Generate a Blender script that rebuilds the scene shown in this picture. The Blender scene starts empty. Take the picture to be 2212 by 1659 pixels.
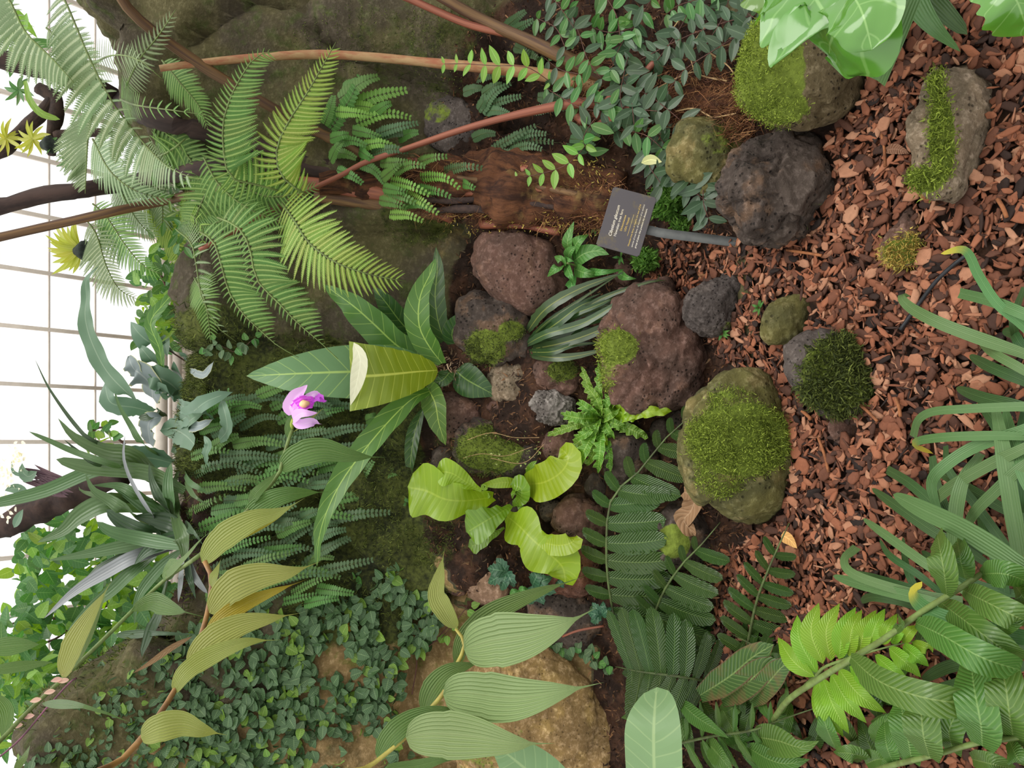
import bpy, bmesh, math, random
import numpy as np
from mathutils import Vector, Matrix

random.seed(7); rng = np.random.default_rng(7)
R = random.uniform
scene = bpy.context.scene
COL = scene.collection

# ---------------------------------------------------------------- camera
F = 1600.0; PITCH = math.radians(27); CAMZ = 1.5
CAM = Vector((0, 0, CAMZ))
FWD = Vector((0, math.cos(PITCH), -math.sin(PITCH)))
UPC = Vector((0, math.sin(PITCH), math.cos(PITCH)))
XW = Vector((1, 0, 0))
cd = bpy.data.cameras.new('camera'); cam = bpy.data.objects.new('camera', cd); COL.objects.link(cam)
cd.sensor_fit = 'HORIZONTAL'; cd.sensor_width = 36.0; cd.lens = F * 36.0 / 2212
cd.clip_start = 0.02; cd.clip_end = 200
m = Matrix((( -UPC).to_4d(), XW.to_4d(), (-FWD).to_4d(), (0, 0, 0, 1))).transposed()
for i in range(3): m[3][i] = 0; m[i][3] = CAM[i]
cam.matrix_world = m
scene.camera = cam      # the picture was taken with the camera turned on its side

# ---------------------------------------------------------------- light
w = bpy.data.worlds.new('overcast_sky'); scene.world = w; w.use_nodes = True
nt = w.node_tree; nt.nodes.clear()
bg = nt.nodes.new('ShaderNodeBackground'); wo = nt.nodes.new('ShaderNodeOutputWorld')
tc = nt.nodes.new('ShaderNodeTexCoord'); sp = nt.nodes.new('ShaderNodeSeparateXYZ'); rp = nt.nodes.new('ShaderNodeValToRGB')
nt.links.new(tc.outputs['Generated'], sp.inputs[0]); nt.links.new(sp.outputs['Z'], rp.inputs[0])
mr = nt.nodes.new('ShaderNodeMapRange'); nt.links.new(sp.outputs['Z'], mr.inputs[0]); mr.inputs[1].default_value = -1; mr.inputs[2].default_value = 1
nt.links.new(mr.outputs[0], rp.inputs[0]); e = rp.color_ramp.elements
e[0].position = .40; e[0].color = (.22, .22, .19, 1); e[1].position = .97; e[1].color = (1.0, .98, .95, 1)
k = e.new(.47); k.color = (.80, .80, .78, 1)
nt.links.new(rp.outputs[0], bg.inputs[0]); nt.links.new(bg.outputs[0], wo.inputs[0])
bg.inputs[1].default_value = 1.5
sd = bpy.data.lights.new('veiled_sun', 'SUN'); sd.energy = 1.7; sd.angle = math.radians(40); sd.color = (1, .97, .93)
sun = bpy.data.objects.new('veiled_sun', sd); COL.objects.link(sun)
sun.rotation_euler = Vector((-0.35, -0.10, -1)).to_track_quat('-Z', 'Y').to_euler()
scene.view_settings.view_transform = 'Standard'; scene.view_settings.look = 'None'
scene.view_settings.exposure = 0.14; scene.view_settings.gamma = 1.0; scene.view_settings.use_curve_mapping = False
scene.cycles.max_bounces = 5; scene.cycles.diffuse_bounces = 3; scene.cycles.glossy_bounces = 2
scene.cycles.transmission_bounces = 3; scene.cycles.transparent_max_bounces = 6
scene.cycles.caustics_reflective = False; scene.cycles.caustics_refractive = False

# ---------------------------------------------------------------- helpers: pixels to places
def ray(px, py):
    return FWD - UPC * ((px - 1106) / F) + XW * ((829.5 - py) / F)
def W(px, py, d):
    return CAM + ray(px, py) * d

# ---------------------------------------------------------------- numpy noise
def _h(ix, iy, iz, s):
    n = (ix * 73856093) ^ (iy * 19349663) ^ (iz * 83492791) ^ (s * 2654435 + 1013)
    n = (n ^ (n >> 13)) * 1274126177 & 0x7fffffff
    return ((n ^ (n >> 16)) & 0xffff) / 32767.5 - 1
def vnoise(p, s=0):
    i = np.floor(p).astype(np.int64); f = p - i; f = f * f * (3 - 2 * f)
    r = 0
    for a in (0, 1):
        for b in (0, 1):
            for c in (0, 1):
                wgt = (f[:, 0] if a else 1 - f[:, 0]) * (f[:, 1] if b else 1 - f[:, 1]) * (f[:, 2] if c else 1 - f[:, 2])
                r = r + wgt * _h(i[:, 0] + a, i[:, 1] + b, i[:, 2] + c, s)
    return r
def fbm(p, o=4, s=0):
    r = 0; a = 1.0
    for k in range(o):
        r = r + a * vnoise(p * 2 ** k + k * 7.3, s + k); a *= .5
    return r
def worley(p, s=0):
    i = np.floor(p).astype(np.int64); d1 = np.full(len(p), 9.); d2 = np.full(len(p), 9.); cid = np.zeros(len(p))
    for a in (-1, 0, 1):
        for b in (-1, 0, 1):
            for c in (-1, 0, 1):
                x, y, z = i[:, 0] + a, i[:, 1] + b, i[:, 2] + c
                q = np.stack([x + .5 + .45 * _h(x, y, z, s), y + .5 + .45 * _h(x, y, z, s + 9), z + .5 + .45 * _h(x, y, z, s + 17)], 1)
                d = np.linalg.norm(q - p, axis=1)
                nd2 = np.where(d < d1, d1, np.minimum(d2, d)); cid = np.where(d < d1, _h(x, y, z, s + 31), cid)
                d1 = np.minimum(d1, d); d2 = nd2
    return d1, d2, cid

# ---------------------------------------------------------------- the lie of the land
ZT = [(-3.5, 2.2), (-1.6, 2.0), (-1.37, 1.90), (-1.19, 1.76), (-1.03, 1.55), (-.78, 1.34), (-.5, 1.31), (-.12, 1.31), (.21, 1.27), (.71, 1.32), (1.04, 1.50), (1.37, 1.62), (1.8, 1.8), (3.5, 2.1)]
YK = np.array([0, 1.68, 1.85, 2.30, 2.52, 2.90, 3.15, 4.2, 9.0])
def hgt(X, Y):
    X = np.asarray(X, float); Y = np.asarray(Y, float)
    zt = np.interp(X, [a for a, _ in ZT], [b for _, b in ZT])
    Z = [0 * zt, 0 * zt + .0, 0 * zt + .05, 0 * zt + .36, 0 * zt + .60, zt, zt + .02, zt - .5, 0 * zt + .1]
    r = np.zeros(np.broadcast(X, Y).shape)
    zt = zt + 0 * Y
    for k in range(len(YK) - 1):
        t = np.clip((Y - YK[k]) / (YK[k + 1] - YK[k]), 0, 1); a = (Z[k] + 0 * Y); b = (Z[k + 1] + 0 * Y)
        mk = (Y >= YK[k]) & (Y < YK[k + 1]) if k < len(YK) - 2 else (Y >= YK[k])
        r = np.where(mk, a + (b - a) * t, r)
    return r
_dd = np.arange(.6, 4.2, .012)
def D(px, py, far=3.1):
    r = ray(px, py); d = _dd
    z = CAMZ + r.z * d; h = hgt(r.x * d, r.y * d)
    k = np.nonzero(z < h)[0]
    return float(d[k[0]]) if len(k) else far
def P(px, py, lift=0.0):
    return W(px, py, D(px, py) - lift)

# ---------------------------------------------------------------- objects
WL = {}
def link(o, parent, wloc):
    COL.objects.link(o)
    if parent is not None:
        o.parent = parent; o.location = Vector(wloc) - WL[parent.name]
    else: o.location = wloc
    WL[o.name] = Vector(wloc)
def tag(o, label=None, cat=None, group=None, kind=None):
    if label: o['label'] = label
    if cat: o['category'] = cat
    if group: o['group'] = group
    if kind: o['kind'] = kind
    return o
def thing(name, label, cat, loc, group=None):
    o = bpy.data.objects.new(name, None); o.empty_display_size = .02
    link(o, None, Vector(loc)); return tag(o, label, cat, group)
def mesh_np(name, v, f, mat, uv=None, smooth=True, col=None, moss=None):
    v = np.asarray(v, np.float32); f = np.asarray(f, np.int32); me = bpy.data.meshes.new(name)
    k = f.shape[1]; me.vertices.add(len(v)); me.vertices.foreach_set('co', v.ravel())
    me.loops.add(f.size); me.loops.foreach_set('vertex_index', f.ravel())
    me.polygons.add(len(f)); me.polygons.foreach_set('loop_start', np.arange(0, f.size, k, dtype=np.int32))
    if smooth: me.polygons.foreach_set('use_smooth', np.ones(len(f), bool))
    me.update(calc_edges=True)
    if uv is not None:
        l = me.uv_layers.new(name='UVMap'); l.data.foreach_set('uv', np.asarray(uv, np.float32)[f.ravel()].ravel())
    if col is not None:
        a = me.attributes.new('tint', 'FLOAT', 'POINT'); a.data.foreach_set('value', np.asarray(col, np.float32))
    if moss is not None:
        a = me.attributes.new('moss', 'FLOAT', 'POINT'); a.data.foreach_set('value', np.asarray(moss, np.float32))
    if mat: me.materials.append(mat)
    return me
def mk(name, v, f, mat, parent=None, origin=None, uv=None, label=None, kind=None, **kw):
    v = np.asarray(v, float)
    origin = Vector(v[0]) if origin is None else Vector(origin)
    o = bpy.data.objects.new(name, mesh_np(name, v - np.array(origin), f, mat, uv, **kw))
    link(o, parent, origin); return tag(o, label, kind=kind)
def place(name, me, M, parent, label=None):
    o = bpy.data.objects.new(name, me); COL.objects.link(o); wl = M.to_translation()
    if parent is not None:
        o.parent = parent; o.matrix_local = Matrix.Translation(-WL[parent.name]) @ M
    else: o.matrix_local = M
    WL[o.name] = wl; return tag(o, label)
def spline(pts, n):
    pts = [np.array(p, float) for p in pts]
    if len(pts) == 2: pts = [pts[0], (pts[0] + pts[1]) / 2, pts[1]]
    seg = [0]
    for a, b in zip(pts, pts[1:]): seg.append(seg[-1] + np.linalg.norm(b - a))
    e = [2 * pts[0] - pts[1]] + pts + [2 * pts[-1] - pts[-2]]
    out = []
    for s in np.linspace(0, seg[-1], n):
        k = min(int(np.searchsorted(seg, s, 'right')) - 1, len(pts) - 2); t = (s - seg[k]) / max(seg[k + 1] - seg[k], 1e-9)
        a, b, c, d = e[k], e[k + 1], e[k + 2], e[k + 3]
        out.append(.5 * (2 * b + (c - a) * t + (2 * a - 5 * b + 4 * c - d) * t * t + (3 * b - a - 3 * c + d) * t ** 3))
    return np.array(out)
def nrm(a): return a / np.maximum(np.linalg.norm(a, axis=-1, keepdims=True), 1e-9)
def tube_np(pts, r, n=20, m=8, rough=0, seed=0):
    p = spline(pts, n); rr = np.interp(np.linspace(0, 1, n), np.linspace(0, 1, len(r)), r) if hasattr(r, '__len__') else np.full(n, r)
    t = nrm(np.gradient(p, axis=0)); up = np.array([.3, .2, 1.]); s = nrm(np.cross(t, up)); u = np.cross(s, t)
    a = np.linspace(0, 2 * np.pi, m, endpoint=False)
    v = p[:, None] + rr[:, None, None] * (s[:, None] * np.cos(a)[None, :, None] + u[:, None] * np.sin(a)[None, :, None])
    v = v.reshape(-1, 3)
    if rough:
        c = np.repeat(p, m, 0); v = c + (v - c) * (1 + rough * fbm(v * 14, 3, seed))[:, None]
    f = [(i * m + j, i * m + (j + 1) % m, (i + 1) * m + (j + 1) % m, (i + 1) * m + j) for i in range(n - 1) for j in range(m)]
    v = np.vstack([v, p[0], p[-1]]); a0 = len(v) - 2; b = (n - 1) * m
    for j in range(0, m, 2):
        f += [(a0, (j + 2) % m, j + 1, j), (a0 + 1, b + j, b + j + 1, b + (j + 2) % m)]
    uv = np.array([(j / m, i / (n - 1)) for i in range(n) for j in range(m)] + [(0, 0), (0, 1)])
    return v, np.array(f), uv
def tube(name, pts, r, mat, parent=None, n=20, m=8, rough=0, label=None):
    v, f, uv = tube_np(pts, r, n, m, rough, len(WL))
    return mk(name, v, f, mat, parent, origin=pts[0], uv=uv, label=label)

PROF = {
    'lance': lambda t: np.sin(np.pi * np.clip(t, 0, 1) ** .8) ** .9,
    'ovate': lambda t: np.sin(np.pi * t ** .62) ** .8,
    'obl': lambda t: np.clip(np.sin(np.pi * t ** 1.7), 0, 1) ** .7,
    'strap': lambda t: np.minimum(.55 + .45 * np.minimum(t / .3, 1), 1) * np.sqrt(np.clip(1 - np.clip((t - .55) / .45, 0, 1) ** 2.2, 0, 1)),
    'blunt': lambda t: np.minimum(.35 + t * 2.2, 1) * np.sqrt(np.clip(1 - np.clip((t - .8) / .2, 0, 1) ** 2.5, 0, 1)),
    'cut': lambda t: 0 * t + 1.0,
    'drip': lambda t: np.sin(np.pi * np.clip(t / .86, 0, 1) ** .62) ** .85 * (t < .86) + .09 * np.clip((1 - t) / .25, 0, 1) * (t > .3),
    'wedge': lambda t: np.clip(.06 + .94 * t ** .55, 0, 1),
    'long': lambda t: np.minimum(.3 + t * 3.0, 1) ** .8 * np.clip((1 - t) / .45, 0, 1) ** .75,
    'crest': lambda t: np.clip(.12 + 1.1 * t ** 1.1, 0, 1) * np.sqrt(np.clip(1 - np.clip((t - .72) / .28, 0, 1) ** 2, 0, 1)),
}
def blade_np(pts, hw, normal=None, prof='lance', n=14, mm=4, fold=.18, wave=0, wf=5, lobes=0, lf=8, roll=0, curl=0, crinkle=0):
    p = spline(pts, n); t = np.linspace(0, 1, n)
    T = nrm(np.gradient(p, axis=0))
    N0 = np.array(normal if normal is not None else (CAM - Vector(p[n // 2])).normalized() * .75 + Vector((0, 0, .55)))
    S = nrm(np.cross(T, N0)); N = np.cross(S, T)
    if roll:
        c, s_ = math.cos(roll), math.sin(roll); S, N = S * c + N * s_, N * c - S * s_
    wv = PROF[prof](t) * hw
    ph = R(0, 6.28)
    V = []; UV = []
    for j in range(mm + 1):
        u = -1 + 2 * j / mm; au = abs(u)
        ww = wv * (1 + lobes * (np.sin(lf * 6.283 * t + ph + (2 if u > 0 else 0))) * (au > .9))
        off = fold * au * ww + curl * u * u * ww + wave * hw * np.sin(wf * 6.283 * t + ph + (1.9 if u > 0 else 0)) * au ** 1.5 * np.minimum(t * 5, 1)
        V.append(p + S * (u * ww)[:, None] + N * off[:, None]); UV.append(np.stack([np.full(n, (u + 1) / 2), t], 1))
    V = np.stack(V, 1).reshape(-1, 3)
    if crinkle: V = V + np.repeat(N, mm + 1, 0) * (crinkle * hw * fbm(V * (1.1 / hw) + 5, 3, 4))[:, None]
    UV = np.stack(UV, 1).reshape(-1, 2)
    k = mm + 1
    f = np.array([(i * k + j, i * k + j + 1, (i + 1) * k + j + 1, (i + 1) * k + j) for i in range(n - 1) for j in range(mm)])
    return V, f, UV
def lifts(pts, lift, arch=0):
    n = len(pts)
    if hasattr(lift, '__len__'): L = np.interp(np.linspace(0, 1, n), np.linspace(0, 1, len(lift)), lift)
    else: L = np.full(n, float(lift))
    return [l + arch * math.sin(math.pi * i / (n - 1)) for i, l in enumerate(L)]
def pp(pts, lift=0, arch=0, dep=None):
    """pixel pairs to places: LIFT metres in front of the bank, or at camera distance DEP (one value or start and end)"""
    if dep is not None:
        L = lifts(pts, dep, -arch); return [W(x, y, l) for (x, y), l in zip(pts, L)]
    L = lifts(pts, lift, arch); return [P(x, y, l) for (x, y), l in zip(pts, L)]
def leaf(pts, wpx, mat, parent, lift=.05, arch=0, dep=None, name='leaf', label=None, **kw):
    q = pp(pts, lift, arch, dep); d = (q[len(q) // 2] - CAM).dot(FWD)
    v, f, uv = blade_np(q, wpx / 2 * d / F, **kw)
    return mk(name, v, f, mat, parent, origin=q[0], uv=uv, label=label)

# ---------------------------------------------------------------- node helpers
def srgb(r, g, b):
    return tuple(((c / 255 + .055) / 1.055) ** 2.4 if c > 10 else c / 255 / 12.92 for c in (r, g, b)) + (1,)
class NT:
    def __init__(s, name):
        s.m = bpy.data.materials.new(name); s.m.use_nodes = True; s.t = s.m.node_tree; s.t.nodes.clear()
        s.out = s.t.nodes.new('ShaderNodeOutputMaterial')
    def n(s, ty, **kw):
        x = s.t.nodes.new(ty)
        for k, v in kw.items(): setattr(x, k, v)
        return x
    def set(s, sock, v):
        if isinstance(v, bpy.types.NodeSocket): s.t.links.new(v, sock)
        elif v is not None: sock.default_value = v
    def math(s, op, a, b=None, c=None, clamp=False):
        x = s.n('ShaderNodeMath', operation=op, use_clamp=clamp)
        for i, v in enumerate((a, b, c)):
            if v is not None: s.set(x.inputs[i], v)
        return x.outputs[0]
    def ramp(s, v, lo, hi):
        x = s.n('ShaderNodeMapRange', interpolation_type='SMOOTHSTEP'); s.set(x.inputs[0], v)
        x.inputs[1].default_value = lo; x.inputs[2].default_value = hi; return x.outputs[0]
    def mix(s, f, a, b):
        x = s.n('ShaderNodeMix', data_type='RGBA'); s.set(x.inputs[0], f); s.set(x.inputs[6], a); s.set(x.inputs[7], b); return x.outputs[2]
    def noise(s, sc, det=3, vec=None, rough=.55, out=0):
        x = s.n('ShaderNodeTexNoise'); x.inputs['Scale'].default_value = sc; x.inputs['Detail'].default_value = det; x.inputs['Roughness'].default_value = rough
        if vec is not None: s.set(x.inputs['Vector'], vec)
        return x.outputs[out]
    def obj(s): return s.n('ShaderNodeTexCoord').outputs['Object']
    def pos(s): return s.n('ShaderNodeNewGeometry').outputs['Position']
    def bump(s, h, st, dist=.01):
        x = s.n('ShaderNodeBump'); s.set(x.inputs['Height'], h); x.inputs['Strength'].default_value = st; x.inputs['Distance'].default_value = dist; return x.outputs[0]
    def hsv(s, c, h=.5, sa=1, v=1):
        x = s.n('ShaderNodeHueSaturation'); s.set(x.inputs['Hue'], h); s.set(x.inputs['Saturation'], sa); s.set(x.inputs['Value'], v); s.set(x.inputs['Color'], c); return x.outputs[0]
    def bsdf(s, col, rough=.6, nor=None, spec=.4, trans=0, tcol=None):
        b = s.n('ShaderNodeBsdfPrincipled'); s.set(b.inputs['Base Color'], col); s.set(b.inputs['Roughness'], rough)
        b.inputs['Specular IOR Level'].default_value = spec
        if nor is not None: s.set(b.inputs['Normal'], nor)
        o = b.outputs[0]
        if trans:
            t = s.n('ShaderNodeBsdfTranslucent'); s.set(t.inputs[0], tcol if tcol is not None else col)
            if nor is not None: s.set(t.inputs['Normal'], nor)
            mx = s.n('ShaderNodeMixShader'); mx.inputs[0].default_value = trans
            s.t.links.new(o, mx.inputs[1]); s.t.links.new(t.outputs[0], mx.inputs[2]); o = mx.outputs[0]
        s.t.links.new(o, s.out.inputs[0]); return s.m

def leafmat(name, base, vein=None, nv=16, slope=1.6, vw=.12, pleat=0, rough=.42, trans=.28, bump=.5, mid=.05, var=.12, edge=None, spots=None, spec=.4, tip=None):
    s = NT(name); base = srgb(*base); vein = srgb(*vein) if vein else tuple(min(1, c * 1.8) for c in base[:3]) + (1,)
    uv = s.n('ShaderNodeUVMap').outputs[0]; sx = s.n('ShaderNodeSeparateXYZ'); s.set(sx.inputs[0], uv)
    x, y = sx.outputs[0], sx.outputs[1]
    a = s.math('ABSOLUTE', s.math('SUBTRACT', x, .5)); a2 = s.math('MULTIPLY', a, 2)
    midm = s.math('SUBTRACT', 1, s.ramp(a2, mid * .5, mid * 1.6))
    h = None; vm = midm
    if nv:
        q = s.math('FRACT', s.math('SUBTRACT', s.math('MULTIPLY', y, nv), s.math('MULTIPLY', a2, slope)))
        tri = s.math('ABSOLUTE', s.math('SUBTRACT', q, .5))            # 0 at vein line
        vl = s.math('SUBTRACT', 1, s.ramp(tri, vw * .3, vw)); vm = s.math('MAXIMUM', midm, s.math('MULTIPLY', vl, .55)); h = tri
    if pleat:
        pl = s.math('SINE', s.math('MULTIPLY', x, pleat * 6.283)); h = pl
        vm = s.math('MAXIMUM', s.math('MULTIPLY', midm, .5), s.math('MULTIPLY', s.ramp(pl, .2, 1), .22))
    oi = s.n('ShaderNodeObjectInfo').outputs['Random']
    nz = s.noise(9, 3, s.obj())
    val = s.math('ADD', 1 - var, s.math('ADD', s.math('MULTIPLY', oi, var), s.math('MULTIPLY', nz, var * 1.6)))
    c = s.mix(vm, base, vein)
    if edge: c = s.mix(s.ramp(a2, .86, 1.0), c, srgb(*edge))
    if tip: c = s.mix(s.ramp(s.math('ADD', y, s.math('MULTIPLY', nz, .15)), .78, 1.05), c, srgb(*tip))
    if spots: c = s.mix(s.ramp(s.noise(5, 5, s.obj()), .6, .68), c, srgb(*spots))
    c = s.hsv(c, s.math('ADD', .485, s.math('MULTIPLY', oi, .03)), 1, val)
    nor = s.bump(h, bump, .004) if h is not None else None
    tc_ = s.hsv(c, .485, 1.15, 1.7)
    return s.bsdf(c, rough, nor, spec, trans, tc_)

def rockmat(name, c1, c2, c3=None, pore=1.0, sc=1.0, rough=.9, moss=(112, 128, 48), mossy=True, tan=None):
    s = NT(name); o = s.obj(); p = s.pos()
    big = s.noise(7 * sc, 5, p); fine = s.noise(60 * sc, 4, p, .7)
    c = s.mix(s.ramp(big, .38, .62), srgb(*c1), srgb(*c2))
    if c3: c = s.mix(s.ramp(s.noise(13 * sc, 4, p), .52, .66), c, srgb(*c3))
    c = s.mix(s.ramp(fine, .45, .75), s.hsv(c, .5, 1, .62), s.hsv(c, .5, .85, 1.3))
    v = s.n('ShaderNodeTexVoronoi'); v.inputs['Scale'].default_value = 75 * sc; s.set(v.inputs['Vector'], p)
    hole = s.ramp(v.outputs['Distance'], .12, .34)
    sel = s.ramp(s.noise(14 * sc, 2, p), .46, .6)
    hole = s.math('SUBTRACT', 1, s.math('MULTIPLY', s.math('SUBTRACT', 1, hole), s.math('MULTIPLY', sel, pore)))
    c = s.mix(hole, s.hsv(c, .5, 1, .3), c)
    if mossy:
        at = s.n('ShaderNodeAttribute'); at.attribute_name = 'moss'
        mm_ = s.ramp(s.math('ADD', at.outputs['Fac'], s.math('MULTIPLY', s.math('SUBTRACT', s.noise(22, 4, p, .7), .5), .9)), .42, .62)
        mc = s.mix(s.noise(90, 3, p), s.hsv(srgb(*moss), .5, 1, .35), s.hsv(srgb(*moss), .5, 1, 1.25))
        c = s.mix(mm_, c, mc)
    h = s.math('ADD', s.math('MULTIPLY', fine, .5), s.math('MULTIPLY', hole, .6)); h = s.math('ADD', h, s.math('MULTIPLY', s.noise(24 * sc, 5, p, .65), 1.0))
    return s.bsdf(c, rough, s.bump(h, .75, .009), .25)

def plain(name, c, rough=.6, c2=None, sc=20, trans=0, bump=.3, stretch=None, spec=.3):
    s = NT(name); vec = s.obj()
    if stretch:
        mp = s.n('ShaderNodeMapping'); s.set(mp.inputs[0], s.n('ShaderNodeUVMap').outputs[0]); mp.inputs['Scale'].default_value = stretch; vec = mp.outputs[0]; sc = 1
    nz = s.noise(sc, 4, vec, .65)
    col = s.mix(s.ramp(nz, .35, .65), srgb(*c), srgb(*(c2 or [x * .7 for x in c])))
    oi = s.n('ShaderNodeObjectInfo').outputs['Random']
    col = s.hsv(col, .5, 1, s.math('ADD', .88, s.math('MULTIPLY', oi, .24)))
    return s.bsdf(col, rough, s.bump(nz, bump, .004), spec, trans)
def tintmat(name, cols, rough=.75, trans=0, hue=0):
    """colour picked per piece through the 'tint' attribute"""
    s = NT(name); at = s.n('ShaderNodeAttribute'); at.attribute_name = 'tint'
    r = s.n('ShaderNodeValToRGB'); s.set(r.inputs[0], at.outputs['Fac']); e = r.color_ramp.elements
    for i, c in enumerate(cols):
        q = i / (len(cols) - 1)
        if i == 0: el = e[0]; el.position = 0
        elif i == len(cols) - 1: el = e[len(e) - 1]; el.position = 1
        else: el = e.new(q)
        el.color = srgb(*c)
    nz = s.noise(70, 4, s.pos(), .7)
    c = s.hsv(r.outputs[0], .5, 1, s.math('ADD', .65, s.math('MULTIPLY', nz, .7)))
    return s.bsdf(c, rough, s.bump(nz, .5, .004), .3, trans)

# ================================================================ materials of the ground
def project(v):
    q = v - np.array(CAM); d = q @ np.array(FWD)
    return 1106 - F * (q @ np.array(UPC)) / d, 829.5 - F * q[:, 0] / d
M_BANK = NT('bank_rock')
def _bank():
    s = M_BANK; p = s.pos(); at = s.n('ShaderNodeAttribute'); at.attribute_name = 'tint'; mo = s.n('ShaderNodeAttribute'); mo.attribute_name = 'moss'
    big = s.noise(3.5, 5, p); fine = s.noise(55, 4, p, .7); med = s.noise(12, 5, p, .65)
    dark = s.mix(s.ramp(big, .4, .6), srgb(78, 70, 56), srgb(92, 86, 56))
    dark = s.mix(s.ramp(med, .5, .7), dark, srgb(74, 82, 42))
    tan = s.mix(s.ramp(med, .4, .62), srgb(128, 104, 66), srgb(156, 130, 88))
    tan = s.mix(s.ramp(s.noise(20, 4, p), .55, .7), tan, srgb(112, 108, 52))
    c = s.mix(s.ramp(s.math('ADD', at.outputs['Fac'], s.math('MULTIPLY', s.math('SUBTRACT', med, .5), .6)), .4, .65), dark, tan)
    soil = s.mix(s.ramp(med, .45, .6), srgb(44, 31, 24), srgb(74, 50, 36))
    c = s.mix(s.ramp(s.math('ADD', s.math('MULTIPLY', at.outputs['Fac'], -1), s.math('MULTIPLY', s.math('SUBTRACT', med, .5), .5)), .3, .55), c, soil)
    c = s.mix(s.ramp(fine, .45, .75), s.hsv(c, .5, 1, .7), s.hsv(c, .5, .9, 1.3))
    mm_ = s.ramp(s.math('ADD', mo.outputs['Fac'], s.math('MULTIPLY', s.math('SUBTRACT', s.noise(11, 5, p, .7), .5), 1.0)), .4, .6)
    mc = s.mix(s.ramp(s.math('ADD', s.math('MULTIPLY', s.noise(70, 3, p), .5), s.math('MULTIPLY', s.noise(6, 4, p), .5)), .35, .65), srgb(30, 34, 18), srgb(78, 84, 38))
    c = s.mix(mm_, c, mc)
    h = s.math('ADD', s.math('MULTIPLY', fine, .5), med)
    return s.bsdf(c, .92, s.bump(h, .8, .012), .2)
_bank()
M_SOIL = plain('dark_soil', (52, 36, 28), .95, (30, 21, 17), 40, bump=.8)

# ---------------------------------------------------------------- bank
xs = np.arange(-2.3, 2.3, .0145); ys = np.arange(1.5, 4.3, .0145)
X, Y = np.meshgrid(xs, ys); Z = hgt(X, Y)
gy, gx = np.gradient(Z, .0145); nn = nrm(np.stack([-gx, -gy, np.ones_like(gx)], -1)).reshape(-1, 3)
v = np.stack([X, Y, Z], -1).reshape(-1, 3)
qx, qy = project(v)
d1, d2, cid = worley(v * np.array([1.7, 1.4, 1.7]) + 3.1, 5)
seam = np.clip((d2 - d1) / .12, 0, 1)
amp = np.clip((v[:, 1] - 1.9) / .4, 0, 1)
disp = amp * (.035 * fbm(v * 3.2, 4, 3) + .05 * cid - .05 * (1 - seam) ** 1.5 + .012 * fbm(v * 22, 3, 8) + .018 * np.abs(fbm(v * 8, 3, 21))) + .006 * fbm(v * 9, 3, 2)
v = v + nn * disp[:, None]
def disc(qx, qy, items, soft=.5):
    r = np.zeros(len(qx))
    for cx, cy, rx, ry, val in items:
        q = np.sqrt(((qx - cx) / rx) ** 2 + ((qy - cy) / ry) ** 2); r = np.maximum(r, val * np.clip((1.25 - q) / soft, 0, 1))
    return r
moss = disc(qx, qy, [(640, 1000, 330, 300, .75), (840, 1150, 200, 190, .95), (470, 780, 90, 130, .9), (900, 980, 120, 160, .8), (760, 1330, 160, 70, .7),
                     (900, 480, 90, 60, .5), (1250, 330, 120, 80, .6), (660, 610, 120, 120, .35), (240, 1500, 60, 60, .5), (180, 1640, 60, 40, .7),
                     (1290, 800, 60, 40, .7), (1000, 130, 220, 110, .42), (760, 100, 160, 80, .4)])
tint = disc(qx, qy, [(1150, 1560, 330, 260, 1.0), (900, 1420, 330, 130, .8), (700, 1620, 500, 150, .6), (1010, 1240, 110, 70, .9), (960, 520, 60, 50, .45)])
soilm = disc(qx, qy, [(1330, 300, 330, 330, 1), (1250, 1000, 330, 420, 1), (1500, 1500, 230, 400, 1), (1080, 900, 150, 170, .9), (1120, 640, 140, 170, .9), (1000, 400, 160, 70, .8), (380, 1150, 90, 130, .9), (600, 1150, 150, 120, .45)], .3)
tint = np.where(tint > soilm, tint, -soilm); moss = moss * np.where(soilm > .7, .5, 1)
nx, ny = len(xs), len(ys); ii = (np.arange(ny - 1)[:, None] * nx + np.arange(nx - 1)).reshape(-1)
f = np.stack([ii, ii + 1, ii + nx + 1, ii + nx], 1)
bank = mk('rock_bank', v, f, M_BANK.m, origin=(0, 2, 0), kind='structure', col=tint, moss=moss)
BV, BM, BN, BQ = v, moss, nn, (qx, qy)
def grid(name, x0, x1, y0, y1, z, mat, st=.1):
    a = np.arange(x0, x1 + st, st); b = np.arange(y0, y1 + st, st); A, B = np.meshgrid(a, b)
    vv = np.stack([A, B, 0 * A + z], -1).reshape(-1, 3); vv[:, 2] += .006 * vnoise(vv * 8, 4) - .012
    n_ = len(a); i = (np.arange(len(b) - 1)[:, None] * n_ + np.arange(n_ - 1)).reshape(-1)
    return mk(name, vv, np.stack([i, i + 1, i + n_ + 1, i + n_], 1), mat, origin=(0, 0, z), kind='structure', col=np.full(len(vv), -1.0), moss=np.zeros(len(vv)))
grid('soil_bed', -2.3, 2.3, -.6, 1.6, 0.004, M_BANK.m)
grid('house_floor', -6, 6, 4.2, 8.5, 0.0, plain('stone_floor', (120, 112, 100), .9), .4)

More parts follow.
